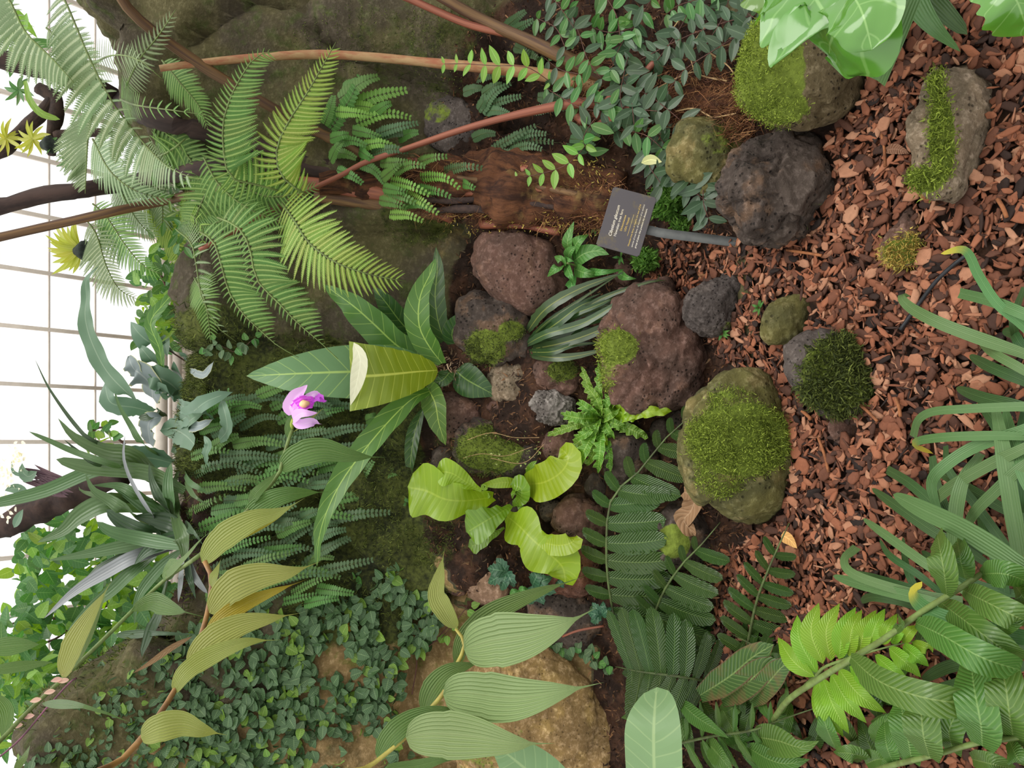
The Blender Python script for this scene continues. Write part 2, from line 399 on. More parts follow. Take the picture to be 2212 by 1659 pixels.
# ---------------------------------------------------------------- glazed end of the house
M_FRAME = plain('painted_frame', (232, 220, 208), .5, (218, 206, 194), 8)
g = NT('clear_glass'); tr = g.n('ShaderNodeBsdfTransparent'); gl = g.n('ShaderNodeBsdfGlossy'); gl.inputs['Roughness'].default_value = .02
mx = g.n('ShaderNodeMixShader'); mx.inputs[0].default_value = .05; g.t.links.new(tr.outputs[0], mx.inputs[1]); g.t.links.new(gl.outputs[0], mx.inputs[2]); g.t.links.new(mx.outputs[0], g.out.inputs[0])
M_GLASS = g.m
P0 = W(332, 829.5, 5.6); U = (-ray(2550, 955)).normalized(); Npl = XW.cross(U).normalized()
def onplane(px, py):
    r = ray(px, py); return CAM + r * ((P0 - CAM).dot(Npl) / r.dot(Npl))
def plxy(q): q = q - P0; s = q.dot(U); b = U.x; return q.x - s * b, s
def bar(name, a, b, wd, th, mat, parent):
    a, b = Vector(a), Vector(b); t = (b - a).normalized(); s = t.cross(Npl).normalized()
    vv = [p_ + s * i * wd / 2 + Npl * j * th / 2 for p_ in (a, b) for i, j in ((-1, -1), (1, -1), (1, 1), (-1, 1))]
    ff = [(0, 1, 5, 4), (1, 2, 6, 5), (2, 3, 7, 6), (3, 0, 4, 7), (3, 2, 1, 0), (4, 5, 6, 7)]
    return mk(name, [tuple(q) for q in vv], ff, mat, parent, origin=a, smooth=False)
win = thing('window_1', None, None, P0); tag(win, kind='structure')
x0 = plxy(onplane(150, 955))[0]; sp_ = (plxy(onplane(150, 597))[0] - x0) / 3
def gp(k, s): return P0 + XW * (x0 + sp_ * k) + U * s
ks = list(range(-8, 10)); H_ = 4.2
rows = [0, plxy(onplane(205, 829))[1], plxy(onplane(105, 829))[1]]
rows += [rows[2] + (rows[2] - rows[1]) * (i + 1) for i in range(3)]
for k in ks: bar('mullion', gp(k, 0), gp(k, rows[-1]), .026, .03, M_FRAME, win)
for s in rows[1:]: bar('glazing_bar', gp(ks[0], s), gp(ks[-1], s), .012, .012, M_FRAME, win)
for k in ks[:-1]:
    for s0, s1 in zip(rows, rows[1:]):
        a, b, c, d_ = gp(k, s0), gp(k + 1, s0), gp(k + 1, s1), gp(k, s1)
        mk('pane', [tuple(q - Npl * .0) for q in (a, b, c, d_)], [(0, 1, 2, 3)], M_GLASS, win, smooth=False)
bar('sill', gp(ks[0], -.04), gp(ks[-1], -.04), .08, .12, M_FRAME, win)
bar('sill', gp(ks[0], -.16), gp(ks[-1], -.16), .07, .08, M_FRAME, win)
lowz = gp(0, -.20)
yb = lowz.y + .1; zb = lowz.z
mk('wall_end', [(-5, yb, -.02), (5, yb, -.02), (5, yb, zb), (-5, yb, zb), (-5, yb + .3, -.02), (5, yb + .3, -.02), (5, yb + .3, zb), (-5, yb + .3, zb)],
   [(0, 1, 2, 3), (5, 4, 7, 6), (1, 5, 6, 2), (4, 0, 3, 7), (3, 2, 6, 7), (4, 5, 1, 0)], plain('pale_masonry_face', (176, 166, 150), .9), smooth=False, kind='structure')

# ---------------------------------------------------------------- tufts of moss
def tufts(name, pts, nors, size, wid, mat, parent, spread=.8, kind='stuff', origin=None, label=None, bend=.4):
    """many tiny blades, one object of kind stuff"""
    n = len(pts)
    if n == 0: return None
    dr = nrm(nors + spread * rng.normal(size=(n, 3)) + np.array([0, 0, .3])); L = size * rng.uniform(.5, 1.3, (n, 1))
    s = nrm(np.cross(dr, rng.normal(size=(n, 3)))) * wid * rng.uniform(.7, 1.3, (n, 1))
    mid = pts + dr * L * .55; d2_ = nrm(dr + bend * rng.normal(size=(n, 3)))
    v = np.stack([pts - s, pts + s, mid + s * .7, mid - s * .7, mid + d2_ * L * .5], 1).reshape(-1, 3)
    b = np.arange(n)[:, None] * 5
    f = np.concatenate([b + [0, 1, 2], b + [0, 2, 3], b + [3, 2, 4]], 0)
    t = np.repeat(rng.uniform(0, 1, n), 5)
    return mk(name, v, f, mat, parent, origin=origin if origin is not None else v[0], col=t, kind=kind, smooth=False, label=label)
M_MOSS = tintmat('moss_green', [(74, 88, 34), (112, 130, 46), (144, 162, 60), (170, 188, 82)], .9, .25)
M_MOSSD = tintmat('moss_dark', [(44, 52, 26), (66, 76, 36), (92, 104, 46), (120, 130, 62)], .9, .2)
M_MOSSY = tintmat('moss_yellow', [(128, 104, 50), (176, 146, 70), (196, 176, 92), (130, 140, 60)], .9, .2)
def scatter_on(vv, nv_, wgt, n, thr=.45):
    ok = np.nonzero(wgt > thr)[0]
    i = rng.choice(ok, n, p=wgt[ok] / wgt[ok].sum()); return vv[i] + rng.normal(size=(n, 3)) * .006, nv_[i]
inv = (BQ[0] > 350) & (BQ[0] < 1400) & (BQ[1] > 560) & (BQ[1] < 1450)
mw = BM * inv * (fbm(BV * 9, 3, 12) > -.25)
pts, ns = scatter_on(BV, BN, mw, 70000)
tufts('moss_cover', pts, ns, .017, .0013, M_MOSSD, bank, 1.1, label='low feathery moss growing on the bank')
ok = (BM > .3) & (BQ[1] < 560) & (BQ[0] > 400); pts, ns = scatter_on(BV, BN, BM * ok, 7000, .3)
tufts('moss_cover', pts, ns, .008, .001, M_MOSSD, bank, 1.1)

# ---------------------------------------------------------------- rocks
def rock(outline, thick, mat, label, lift=0.0, sub=5, rough=.07, mossd=(), boxy=.78, seed=0, nt_=0, mossmat=None, group=None, tl=.012, facet=.05, name='rock', pore=.0):
    o = np.array(outline, float); c = o.mean(0); dc = D(*c) - lift; sc = dc / F
    th = np.arctan2(o[:, 1] - c[1], o[:, 0] - c[0]); rr = np.hypot(o[:, 0] - c[0], o[:, 1] - c[1]); k = np.argsort(th); th, rr = th[k], rr[k]
    th = np.concatenate([th - 2 * np.pi, th, th + 2 * np.pi]); rr = np.concatenate([rr, rr, rr])
    bm = bmesh.new(); bmesh.ops.create_icosphere(bm, subdivisions=sub, radius=1)
    s = np.array([q.co[:] for q in bm.verts]); f = np.array([[q.index for q in fc.verts] for fc in bm.faces]); bm.free()
    t = np.arctan2(s[:, 1], s[:, 0]); rad = np.hypot(s[:, 0], s[:, 1])
    rt = (np.interp(t, th, rr) + np.interp(t - .12, th, rr) + np.interp(t + .12, th, rr)) / 3 * 1.02
    g = rad ** boxy * rt * sc
    cen = np.array(W(c[0], c[1], dc)); tw = -np.array(ray(*c)); tw = tw / np.linalg.norm(tw)
    loc = np.outer(np.cos(t) * g, -np.array(UPC)) + np.outer(-np.sin(t) * g, np.array(XW)) + np.outer(np.sign(s[:, 2]) * np.abs(s[:, 2]) ** boxy * thick, tw)
    size = rr.mean() * sc
    p = loc / size
    dd1, dd2, ci = worley(p * 1.3 + seed * 3.7, seed)
    rid = 1 - np.abs(fbm(p * 2.2 + seed * 1.7, 4, seed + 11)); edge = np.clip((dd2 - dd1) / .25, 0, 1)
    ds = rough * 1.1 * fbm(p * 1.6 + seed, 4, seed) + facet * 1.5 * ci - facet * .8 * (1 - edge) + rough * .8 * (rid - .6) + rough * .4 * fbm(p * 7, 3, seed + 5)
    if pore: ds = ds - pore * np.clip(.35 - worley(p * 9, seed + 3)[0], 0, 1)
    v = cen + loc * (1 + ds)[:, None]
    qx, qy = project(v)
    mo = disc(qx, qy, [m_ if len(m_) == 5 else (m_[0], m_[1], m_[2], m_[2], 1.0) for m_ in mossd]) if mossd else np.zeros(len(v))
    up = nrm(loc)
    ob = mk(name, v, f, mat, None, origin=cen, moss=mo); tag(ob, label, 'rock', group)
    if nt_:
        wgt = mo * ((up @ tw) > -.1)
        pts, ns = scatter_on(v, nrm(up + .4 * tw), wgt, nt_, .35)
        tufts('moss', pts, ns, tl, tl * .1, mossmat or M_MOSS, ob, 1.0, label='mat of feathery moss')
    return ob
MR_RED = rockmat('lava_red', (112, 82, 70), (92, 70, 60), (124, 92, 76), 1.0, 1.0)
MR_DARK = rockmat('lava_dark', (88, 76, 68), (70, 60, 54), (112, 88, 70), 1.0, 1.0)
MR_GREY = rockmat('lava_grey', (98, 88, 82), (80, 72, 68), None, 1.2, 1.3)
MR_PALE = rockmat('rock_pale', (148, 128, 104), (118, 104, 84), (160, 140, 118), .9, 1.2)
MR_OLIVE = rockmat('rock_olive', (112, 106, 58), (84, 82, 48), (132, 118, 72), .8, .9)
MR_TAN = rockmat('rock_tan', (168, 136, 88), (140, 112, 72), (182, 150, 92), .6, 1.0)
MR_KNOB = rockmat('rock_knob', (150, 142, 134), (108, 100, 94), None, 1.2, 1.4)
ROCKS = []
def rk(outline, *a, **k): ROCKS.append(outline); return rock(outline, *a, seed=len(ROCKS), **k)
rk([(1628, 55), (1700, 35), (1790, 40), (1850, 90), (1880, 150), (1875, 190), (1830, 245), (1780, 270), (1700, 268), (1640, 250), (1598, 215), (1605, 170), (1618, 110)], .17, rockmat('rock_block', (118, 104, 74), (98, 84, 58), None, 1, 1), 'squared block with a bright green moss top under the wavy leaf', .06, 6, .03, [(1665, 150, 75, 110, 1.1), (1690, 230, 60, 40, .8)], .55, nt_=9000, tl=.009, facet=.03)
rk([(1880, -60), (1950, -50), (1945, 40), (1920, 110), (1890, 120), (1870, 60)], .10, MR_DARK, 'brown boulder half hidden behind the wavy leaf', .04)
rk([(2045, 140), (2130, 145), (2152, 190), (2147, 280), (2122, 340), (2100, 400), (2080, 418), (2020, 415), (1972, 385), (1985, 340), (1966, 270), (2000, 190), (2015, 160)], .075, MR_PALE, 'pale pitted stone with a moss stripe, lying free on the bark', .035, 6, .06, [(2035, 300, 28, 95, 1.0), (2000, 390, 40, 28, 1), (2025, 190, 22, 40, .7)], .75, nt_=4500, pore=.12)
rk([(1700, 272), (1750, 275), (1795, 310), (1806, 350), (1800, 420), (1762, 442), (1745, 490), (1700, 507), (1650, 526), (1600, 517), (1565, 460), (1554, 420), (1575, 370), (1610, 325), (1660, 305)], .16, MR_DARK, 'large dark brown lumpy boulder beside the foot of the sign', .05, 6, .09, [(1760, 470, 40, 40, .4)], .75, facet=.09)
rk([(1470, 265), (1560, 262), (1620, 285), (1652, 320), (1610, 375), (1560, 425), (1500, 412), (1455, 380), (1450, 320)], .12, MR_OLIVE, 'rounded olive green boulder behind the dark lumpy one', .03, 5, .06, [(1560, 300, 50, 40, .5)])
rk([(1972, 445), (1988, 490), (2008, 520), (1995, 555), (1960, 577), (1913, 562), (1910, 510), (1940, 488), (1955, 460)], .035, MR_RED, 'small pointed stone tufted with yellow moss on the bark', .015, 5, .08, [(1950, 545, 42, 28, 1), (1965, 520, 25, 20, .6)], nt_=1800, mossmat=M_MOSSY)
rk([(1550, 600), (1606, 595), (1614, 640), (1592, 680), (1580, 715), (1540, 727), (1503, 712), (1480, 690), (1481, 650), (1510, 618)], .075, MR_GREY, 'dark grey pitted lava stone at the upper edge of the bark', .03, 6, .06, [(1570, 705, 16, 14, .5)], pore=.22)
rk([(1752, 633), (1762, 652), (1747, 690), (1742, 725), (1690, 742), (1650, 740), (1643, 700), (1658, 665), (1700, 638)], .05, MR_OLIVE, 'flat grey olive stone half sunk in the bark', .012, 5, .05, pore=.1)
rk([(1700, 730), (1750, 723), (1830, 733), (1855, 770), (1885, 820), (1906, 850), (1870, 882), (1820, 902), (1770, 892), (1738, 850), (1703, 782)], .085, MR_GREY, 'pointed grey stone overgrown with dark feathery moss on the bark', .035, 5, .07, [(1815, 810, 85, 80, 1.0)], .8, nt_=6500, mossmat=M_MOSSD, tl=.018)
rk([(1580, 808), (1640, 808), (1668, 850), (1702, 900), (1718, 980), (1712, 1060), (1692, 1120), (1660, 1138), (1590, 1127), (1540, 1100), (1490, 1060), (1478, 1000), (1478, 930), (1490, 880), (1530, 835)], .15, MR_OLIVE, 'big rounded olive boulder capped with bright moss beside the bark', .07, 6, .05, [(1600, 950, 110, 80, 1.0), (1580, 870, 60, 40, .5), (1560, 1030, 60, 50, .5)], .8, nt_=16000, tl=.010, pore=.08)
rk([(1360, 640), (1420, 610), (1470, 613), (1484, 670), (1502, 700), (1532, 760), (1548, 810), (1532, 842), (1480, 882), (1420, 893), (1350, 884), (1308, 830), (1298, 770), (1288, 740), (1328, 690)], .15, MR_RED, 'largest reddish brown rough lava boulder, right of the curly fern', .05, 6, .08, [(1335, 750, 42, 40, .9), (1310, 810, 30, 40, .5)], .8, nt_=2600, pore=.14, facet=.07)
rk([(1070, 500), (1150, 508), (1202, 530), (1228, 580), (1217, 640), (1192, 672), (1150, 687), (1110, 667), (1050, 622), (1020, 562), (1028, 510)], .13, MR_RED, 'smooth purplish brown boulder behind the small upright herb', .0, 5, .04, (), .8)
rk([(1000, 640), (1060, 635), (1120, 640), (1152, 680), (1147, 730), (1110, 792), (1060, 792), (1008, 762), (983, 700)], .13, MR_DARK, 'dark pitted stone with moss above the long strap fern', .02, 5, .08, [(1050, 750, 45, 40, .9), (1105, 715, 30, 25, .7)], nt_=2600, mossmat=M_MOSSD, pore=.15)
rk([(1060, 800), (1110, 780), (1165, 775), (1152, 830), (1122, 872), (1075, 867), (1053, 830)], .09, MR_PALE, 'pale brown speckled stone left of the long strap fern base', .0, 5, .08)
rk([(1160, 780), (1220, 763), (1264, 790), (1258, 850), (1200, 842), (1153, 825)], .08, MR_RED, 'brown stone with a moss patch above the grey knobbly stone', .0, 5, .07, [(1215, 800, 35, 25, .8)], nt_=900, mossmat=M_MOSSD)
rk([(1148, 864), (1160, 850), (1182, 846), (1197, 838), (1220, 856), (1245, 875), (1237, 902), (1190, 912), (1160, 902)], .065, MR_KNOB, 'small light grey knobbly stone among brown ones', .03, 6, .12, pore=.2)
rk([(960, 850), (1000, 852), (1042, 870), (1057, 910), (1022, 962), (970, 967), (938, 930)], .10, MR_RED, 'brown rounded stone just below the broad leaved rosette', -.02, 5, .06)
rk([(1010, 908), (1060, 903), (1120, 928), (1167, 960), (1178, 1000), (1130, 1032), (1050, 1042), (1000, 1012), (983, 960)], .12, MR_DARK, 'dark stone draped with moss and creeping stems above the lime fern', -.01, 5, .07, [(1060, 970, 75, 55, .85)], nt_=3500, mossmat=M_MOSSD)
rk([(1185, 938), (1232, 923), (1242, 985), (1216, 1012), (1183, 990)], .08, MR_RED, 'narrow brown stone between the curly fern and the lime fern', .0)
rk([(1050, 868), (1120, 870), (1160, 880), (1172, 930), (1120, 937), (1058, 905)], .08, MR_RED, 'flat reddish stone left of the grey knobbly one', -.02)
rk([(1160, 1170), (1240, 1148), (1297, 1190), (1292, 1250), (1240, 1292), (1178, 1270)], .11, rockmat('rock_rust', (126, 80, 60), (98, 66, 52), None, .8, 1), 'rust brown rock under the lowest lime green frond', -.02)
rk([(1000, 1180), (1070, 1178), (1092, 1222), (1075, 1310), (1030, 1300), (1020, 1230)], .09, rockmat('rock_pinkish', (170, 136, 108), (140, 110, 88), None, .6, 1), 'pinkish tan rock beside the deep green lobed leaves', -.02)
rk([(1110, 1392), (1180, 1385), (1262, 1435), (1324, 1520), (1350, 1600), (1345, 1720), (1100, 1760), (1000, 1680), (1020, 1480)], .2, MR_TAN, 'broad sandy tan rock face with tiny creeping vines', -.05, 6, .05, [(1040, 1640, 60, 50, .5), (1100, 1570, 50, 30, .4)], .8, facet=.04)
rk([(1340, 925), (1405, 935), (1400, 1040), (1340, 1045)], .09, MR_DARK, 'dark brown rock behind the leafy fern tip', .0)
rk([(1430, 1095), (1520, 1100), (1530, 1210), (1450, 1225)], .09, MR_DARK, 'mossy dark stone under the curled dead leaf', .0, mossd=[(1455, 1170, 40, 40, .8)])
rk([(1205, 1095), (1300, 1090), (1310, 1165), (1215, 1170)], .08, MR_RED, 'dark stone tucked behind the first pinnae of the leafy fern', -.02)
rk([(1150, 1290), (1260, 1285), (1320, 1320), (1300, 1400), (1200, 1395), (1140, 1350)], .09, MR_DARK, 'dark damp rock below the deep green lobed leaves', -.03)
rk([(930, 225), (1010, 215), (1050, 270), (1020, 330), (950, 320)], .06, MR_GREY, 'flat grey lichened stone between the reddish stalk and the trunk', -.035, mossd=[(940, 240, 40, 30, .5)])
rk([(1790, 920), (1845, 915), (1855, 940), (1800, 945)], .012, MR_RED, 'small brown pebble below the moss covered stone', .004, 4)
rk([(1512, 468), (1545, 462), (1560, 480), (1530, 500), (1505, 490)], .02, MR_GREY, 'small pebble lying at the back of the bark by the sign stake', .0, 4)

RF = random.Random(3)
def cobble(px, py, r, mat, lift=-.01):
    n = 9; o = [(px + r * RF.uniform(.75, 1.15) * math.cos(6.283 * i / n), py + r * RF.uniform(.75, 1.3) * math.sin(6.283 * i / n)) for i in range(n)]
    return o
FILL = [(1100, 880, 22, MR_DARK), (1148, 925, 20, MR_RED), (960, 1000, 34, MR_DARK), (985, 1100, 30, MR_RED), (1230, 900, 18, MR_DARK), (1290, 1050, 26, MR_DARK), (1180, 1050, 24, MR_DARK), (940, 1240, 26, MR_PALE),
        (985, 1265, 24, MR_RED), (1050, 1340, 30, MR_RED), (1265, 720, 30, MR_DARK), (1225, 710, 28, MR_RED), (1430, 930, 26, MR_DARK), (1240, 1330, 30, MR_DARK), (1250, 540, 30, MR_DARK), (1170, 470, 26, MR_RED), (1010, 870, 20, MR_DARK), (1400, 1000, 30, MR_RED), (1470, 905, 22, MR_DARK), (1120, 1110, 30, MR_DARK), (1190, 1100, 26, MR_DARK), (1350, 590, 24, MR_RED)]
WHERE = ['above the pale speckled stone', 'between the knobbly stone and the mossy one', 'left of the moss draped stone', 'above the lime green fern crown', 'touching the knobbly grey stone', 'under the curly fern tips', 'between curly fern and lime fern', 'at the moss edge left of the pink rock', 'beside the pinkish tan rock', 'below the pinkish tan rock', 'under the strap fern leaves', 'under the strap fern, near its base', 'between big lava rock and fern tip', 'below the rust brown rock', 'under the upright herb', 'beside the fibrous trunk', 'touching the rosette roots', 'under the fern tip pinnae', 'in the gap by the big mossy boulder', 'behind the lime fern stems', 'behind the lowest lime frond', 'at the foot of the sign']
for (a_, b_, c_, m_), w_ in zip(FILL, WHERE):
    rk(cobble(a_, b_, c_, m_), c_ * .0012, m_, 'small brown stone ' + w_, .0, 4, .08)

def inside(px, py, poly):
    c = False; n = len(poly)
    for i in range(n):
        (x1, y1), (x2, y2) = poly[i], poly[i - 1]
        if (y1 > py) != (y2 > py) and px < (x2 - x1) * (py - y1) / (y2 - y1) + x1: c = not c
    return c

# ---------------------------------------------------------------- bark
M_BARK = tintmat('bark', [(32, 22, 18), (50, 33, 26), (80, 50, 37), (112, 68, 48), (140, 86, 60), (160, 116, 90)], .8)
def chip_np(seed):
    r = np.random.default_rng(seed); n = 8; el = r.uniform(1.2, 3.2) if r.random() < .75 else r.uniform(4, 7)
    a = np.sort(np.linspace(0, 2 * np.pi, n, endpoint=False) + r.uniform(-.28, .28, n)); rad = r.uniform(.78, 1.15, n)
    x = np.cos(a) * rad; y = np.sin(a) * rad / el; th = r.uniform(.10, .22) if el < 4 else r.uniform(.05, .1)
    rings = [np.stack([x * s, y * s, np.full(n, z) + r.uniform(-.04, .04, n)], 1) for s, z in ((.72, -th), (1, -th * .3), (.96, th * .5), (.68, th))]
    v = np.vstack(rings + [[[0, 0, -th]], [[0, 0, th * 1.05]]]); v[:, 2] += .12 * r.uniform(-1, 1) * v[:, 0] ** 2
    f = []
    for k in range(3):
        for j in range(n):
            a_, b_, c_, d_ = k * n + j, k * n + (j + 1) % n, (k + 1) * n + (j + 1) % n, (k + 1) * n + j
            f += [(a_, b_, c_), (a_, c_, d_)]
    for j in range(n): f += [(4 * n, (j + 1) % n, j), (4 * n + 1, 3 * n + j, 3 * n + (j + 1) % n)]
    return v, np.array(f)
CH = [chip_np(i) for i in range(30)]
chip_me = []
for i, (v, f) in enumerate(CH):
    chip_me.append(mesh_np('bark_chip', v, f, M_BARK, smooth=False, col=np.full(len(v), float(np.clip(rng.normal(.6, .25), 0, 1)))))
BARKPOLY = [(1395, 620), (1440, 520), (1500, 480), (1590, 520), (1740, 500), (1810, 400), (1790, 290), (1860, 240), (1900, 120), (1905, -60), (2300, -60), (2300, 1700), (1500, 1700), (1560, 1200), (1640, 1150), (1700, 1100), (1700, 900), (1640, 800), (1560, 780), (1540, 730), (1480, 700), (1400, 640)]
vs, fs, ts = [], [], []; off = 0; cnt = 0
cands = []
while len(cands) < 11000:
    x, y = R(-1.0, 1.15), R(.62, 2.05)
    z = float(hgt(x, y)); qx_, qy_ = project(np.array([[x, y, z]])); qx_, qy_ = qx_[0], qy_[0]
    if not inside(qx_, qy_, BARKPOLY): continue
    if any(inside(qx_, qy_, [((a - 0) * 1.0, b) for a, b in o]) for o in ROCKS): continue
    cands.append((x, y, z, qx_, qy_))
def chipmat(x, y, z, s, lay):
    t = Vector((R(-1, 1), R(-1, 1), R(1.2, 4))).normalized()
    q = Vector((0, 0, 1)).rotation_difference(t).to_matrix() @ Matrix.Rotation(R(0, 6.28), 3, 'Z')
    return Matrix.Translation((x, y, z + .001 + lay * .022)) @ q.to_4x4() @ Matrix.Diagonal((s, s, s, 1))
single = set(); vis = [i for i, c in enumerate(cands) if 1440 < c[3] < 2205 and 5 < c[4] < 1250 and not (c[3] > 1950 and c[4] > 830)]
random.shuffle(vis); single = set(vis[:300])
for i, (x, y, z, a, b) in enumerate(cands):
    s = abs(random.gauss(.0112, .0045)) + .004
    if i in single:
        o = place('bark_chip', chip_me[i % 30], chipmat(x, y, z, max(s * 1.15, .012), R(.7, 1.05)), None)
        tag(o, 'loose reddish brown bark chip lying in the mulch between the stones', 'bark chip', 'bark chips of the mulch bed'); continue
    Mx = chipmat(x, y, z, s, R(0, .9)); v, f = CH[i % 30]; A = np.array(Mx)
    vs.append(v @ A[:3, :3].T + A[:3, 3]); fs.append(f + off); ts.append(np.full(len(v), np.clip(rng.normal(.55, .27), 0, 1))); off += len(v)
tag(mk('bark_mulch', np.vstack(vs), np.vstack(fs), M_BARK, origin=(0, 1.2, 0), smooth=False, col=np.concatenate(ts), kind='stuff'), 'bed of reddish brown bark mulch in front of the stones', 'mulch')

# ---------------------------------------------------------------- litter on the soil between the stones
M_LITTER = tintmat('litter', [(38, 26, 21), (62, 42, 32), (92, 62, 44), (128, 92, 62), (84, 70, 52)], .9)
wl_ = np.clip(-tint, 0, 1) * (BQ[0] > 940) * (BQ[0] < 1760)
pts, ns = scatter_on(BV, BN, wl_, 14000, .3)
tufts('litter', pts + ns * .004, ns * .35, .022, .0026, M_LITTER, bank, 1.2, label='dry brown litter of needles and bark crumbs')

# ================================================================ leaves
L_FERN = leafmat('fern_dark_green', (56, 84, 34), (96, 122, 62), nv=20, slope=3.0, vw=.16, rough=.3, bump=1.0, mid=.045, spec=.6)
L_FERN2 = leafmat('fern_mid_green', (80, 116, 50), (122, 150, 84), nv=22, slope=3.0, vw=.14, rough=.32, bump=.8, mid=.04, spec=.55)
L_FERNB = leafmat('fern_bright', (120, 164, 44), (160, 192, 92), nv=20, slope=3.0, vw=.12, rough=.38, bump=.6, mid=.04, trans=.32)
L_FERND = leafmat('fern_damaged', (66, 96, 48), (120, 144, 84), nv=20, slope=3.0, vw=.16, rough=.38, bump=.8, edge=(104, 78, 58), spots=(112, 96, 62))
L_ANT = leafmat('anthurium_green', (82, 118, 52), (158, 184, 92), nv=9, slope=1.1, vw=.05, rough=.38, bump=.35, mid=.045, spec=.4)
L_ANTD = leafmat('anthurium_dark', (52, 84, 42), (120, 148, 76), nv=9, slope=1.1, vw=.05, rough=.3, bump=.35, mid=.04)
L_ANTP = leafmat('anthurium_pale', (96, 128, 82), (158, 180, 98), nv=11, slope=1.2, vw=.05, rough=.42, bump=.35, mid=.04)
L_ANTL = leafmat('anthurium_light', (122, 146, 46), (190, 204, 100), nv=10, slope=.9, vw=.05, rough=.45, bump=.5, mid=.04, trans=.32)
L_UNDER = leafmat('leaf_underside', (206, 204, 180), (220, 218, 196), nv=8, slope=1, vw=.06, rough=.6, bump=.2)
L_LIME = leafmat('lime_fern', (138, 170, 36), (160, 186, 60), nv=16, slope=.7, vw=.1, rough=.3, bump=.35, spec=.55, mid=.04, trans=.38)
L_LIMED = leafmat('lime_fern_deep', (98, 138, 34), (124, 158, 54), nv=14, slope=.7, vw=.1, rough=.28, bump=.5, spec=.6, mid=.04, trans=.3)
L_CURL = leafmat('curly_fern', (96, 136, 44), (140, 172, 80), nv=26, slope=.9, vw=.14, rough=.36, bump=.6, mid=.08, trans=.3, edge=(150, 180, 84))
L_STRAPF = leafmat('strap_fern', (48, 72, 38), (120, 130, 68), nv=0, rough=.3, mid=.09, bump=.2, spec=.5)
L_STRAPM = leafmat('strap_fern_metal', (66, 88, 56), (126, 136, 74), nv=0, rough=.25, mid=.08, spec=.6)
L_SOB = leafmat('orchid_leaf', (128, 152, 98), (164, 182, 128), nv=0, pleat=11, rough=.42, bump=.6, trans=.3, mid=.02)
L_SOBD = leafmat('orchid_leaf_dark', (96, 126, 66), (146, 166, 104), nv=0, pleat=9, rough=.42, bump=.7, trans=.3, mid=.02)
L_SOBY = leafmat('orchid_leaf_yellowing', (146, 154, 82), (178, 180, 116), nv=0, pleat=10, rough=.45, bump=.6, trans=.35, mid=.02)
L_SOBO = leafmat('orchid_leaf_yellow', (158, 148, 52), (176, 168, 90), nv=0, pleat=8, rough=.45, bump=.5, trans=.35, spots=(150, 130, 50))
L_LILY = leafmat('lily_leaf', (90, 122, 74), (112, 140, 94), nv=0, pleat=7, rough=.42, bump=.35, mid=.06, trans=.22)
L_LILYD = leafmat('lily_leaf_dark', (58, 88, 48), (84, 116, 68), nv=0, pleat=7, rough=.5, bump=.3, mid=.06, trans=.22)
L_LILYT = leafmat('lily_leaf_yellow_tip', (84, 124, 72), (112, 146, 96), nv=0, pleat=7, rough=.45, bump=.35, trans=.25, tip=(206, 190, 80))
L_BROM = leafmat('bromeliad_leaf', (72, 100, 56), (94, 122, 76), nv=0, pleat=5, rough=.34, bump=.25, trans=.22)
L_BROMD = leafmat('bromeliad_dark', (52, 74, 46), (76, 98, 64), nv=0, pleat=4, rough=.34, bump=.25, trans=.15)
L_BROMG = leafmat('bromeliad_grey', (128, 132, 134), (150, 152, 150), nv=0, pleat=5, rough=.45, bump=.2, trans=.1)
L_TREE = leafmat('tree_fern_pinna', (88, 126, 56), (150, 176, 100), nv=0, rough=.5, bump=.2, mid=.2, trans=.35)
L_TREEG = leafmat('tree_fern_glaucous', (112, 136, 92), (164, 178, 140), nv=0, rough=.5, bump=.2, mid=.2, trans=.3)
L_TREEB = leafmat('tree_fern_fresh', (126, 156, 60), (178, 194, 104), nv=0, rough=.5, bump=.2, mid=.2, trans=.38)
L_LAD = leafmat('ladder_fern', (82, 122, 56), (104, 142, 76), nv=0, rough=.5, trans=.28, mid=.15)
L_LADB = leafmat('ladder_fern_bright', (112, 156, 66), (138, 174, 92), nv=0, rough=.5, trans=.3, mid=.15)
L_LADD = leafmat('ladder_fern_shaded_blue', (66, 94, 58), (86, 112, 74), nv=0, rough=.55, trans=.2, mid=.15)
L_IVY = leafmat('creeping_fig_leaf', (66, 92, 56), (110, 134, 90), nv=8, slope=.8, vw=.06, rough=.5, trans=.2, bump=.3, var=.2)
L_IVYL = leafmat('creeping_fig_light', (104, 140, 52), (144, 172, 88), nv=8, slope=.8, vw=.06, rough=.5, trans=.3, bump=.3)
L_IVYY = leafmat('creeping_fig_yellow', (204, 164, 48), (214, 180, 90), nv=6, rough=.5, trans=.3)
L_SHR = leafmat('shrub_leaf_dark', (54, 76, 50), (84, 106, 78), nv=0, rough=.36, trans=.15, mid=.07, var=.2)
L_SHRM = leafmat('shrub_leaf_mid', (74, 118, 58), (120, 152, 96), nv=0, rough=.32, trans=.25, mid=.07)
L_SHRL = leafmat('shrub_leaf_young', (124, 170, 74), (166, 196, 120), nv=0, rough=.38, trans=.35, mid=.05)
L_BACK = leafmat('backlit_leaf', (116, 152, 58), (144, 176, 84), nv=7, slope=1, vw=.07, rough=.45, trans=.42, bump=.2, var=.2)
L_BACKD = leafmat('backlit_leaf_deep', (70, 112, 56), (110, 146, 84), nv=7, slope=1, vw=.07, rough=.45, trans=.4, bump=.2, var=.2)
L_HERB = leafmat('herb_leaf', (76, 128, 58), (130, 168, 100), nv=9, slope=1.2, vw=.08, rough=.4, trans=.25, bump=.5)
L_BIG = leafmat('broad_sage_leaf', (112, 146, 100), (140, 168, 118), nv=9, slope=1.2, vw=.07, rough=.5, trans=.25, bump=.45)
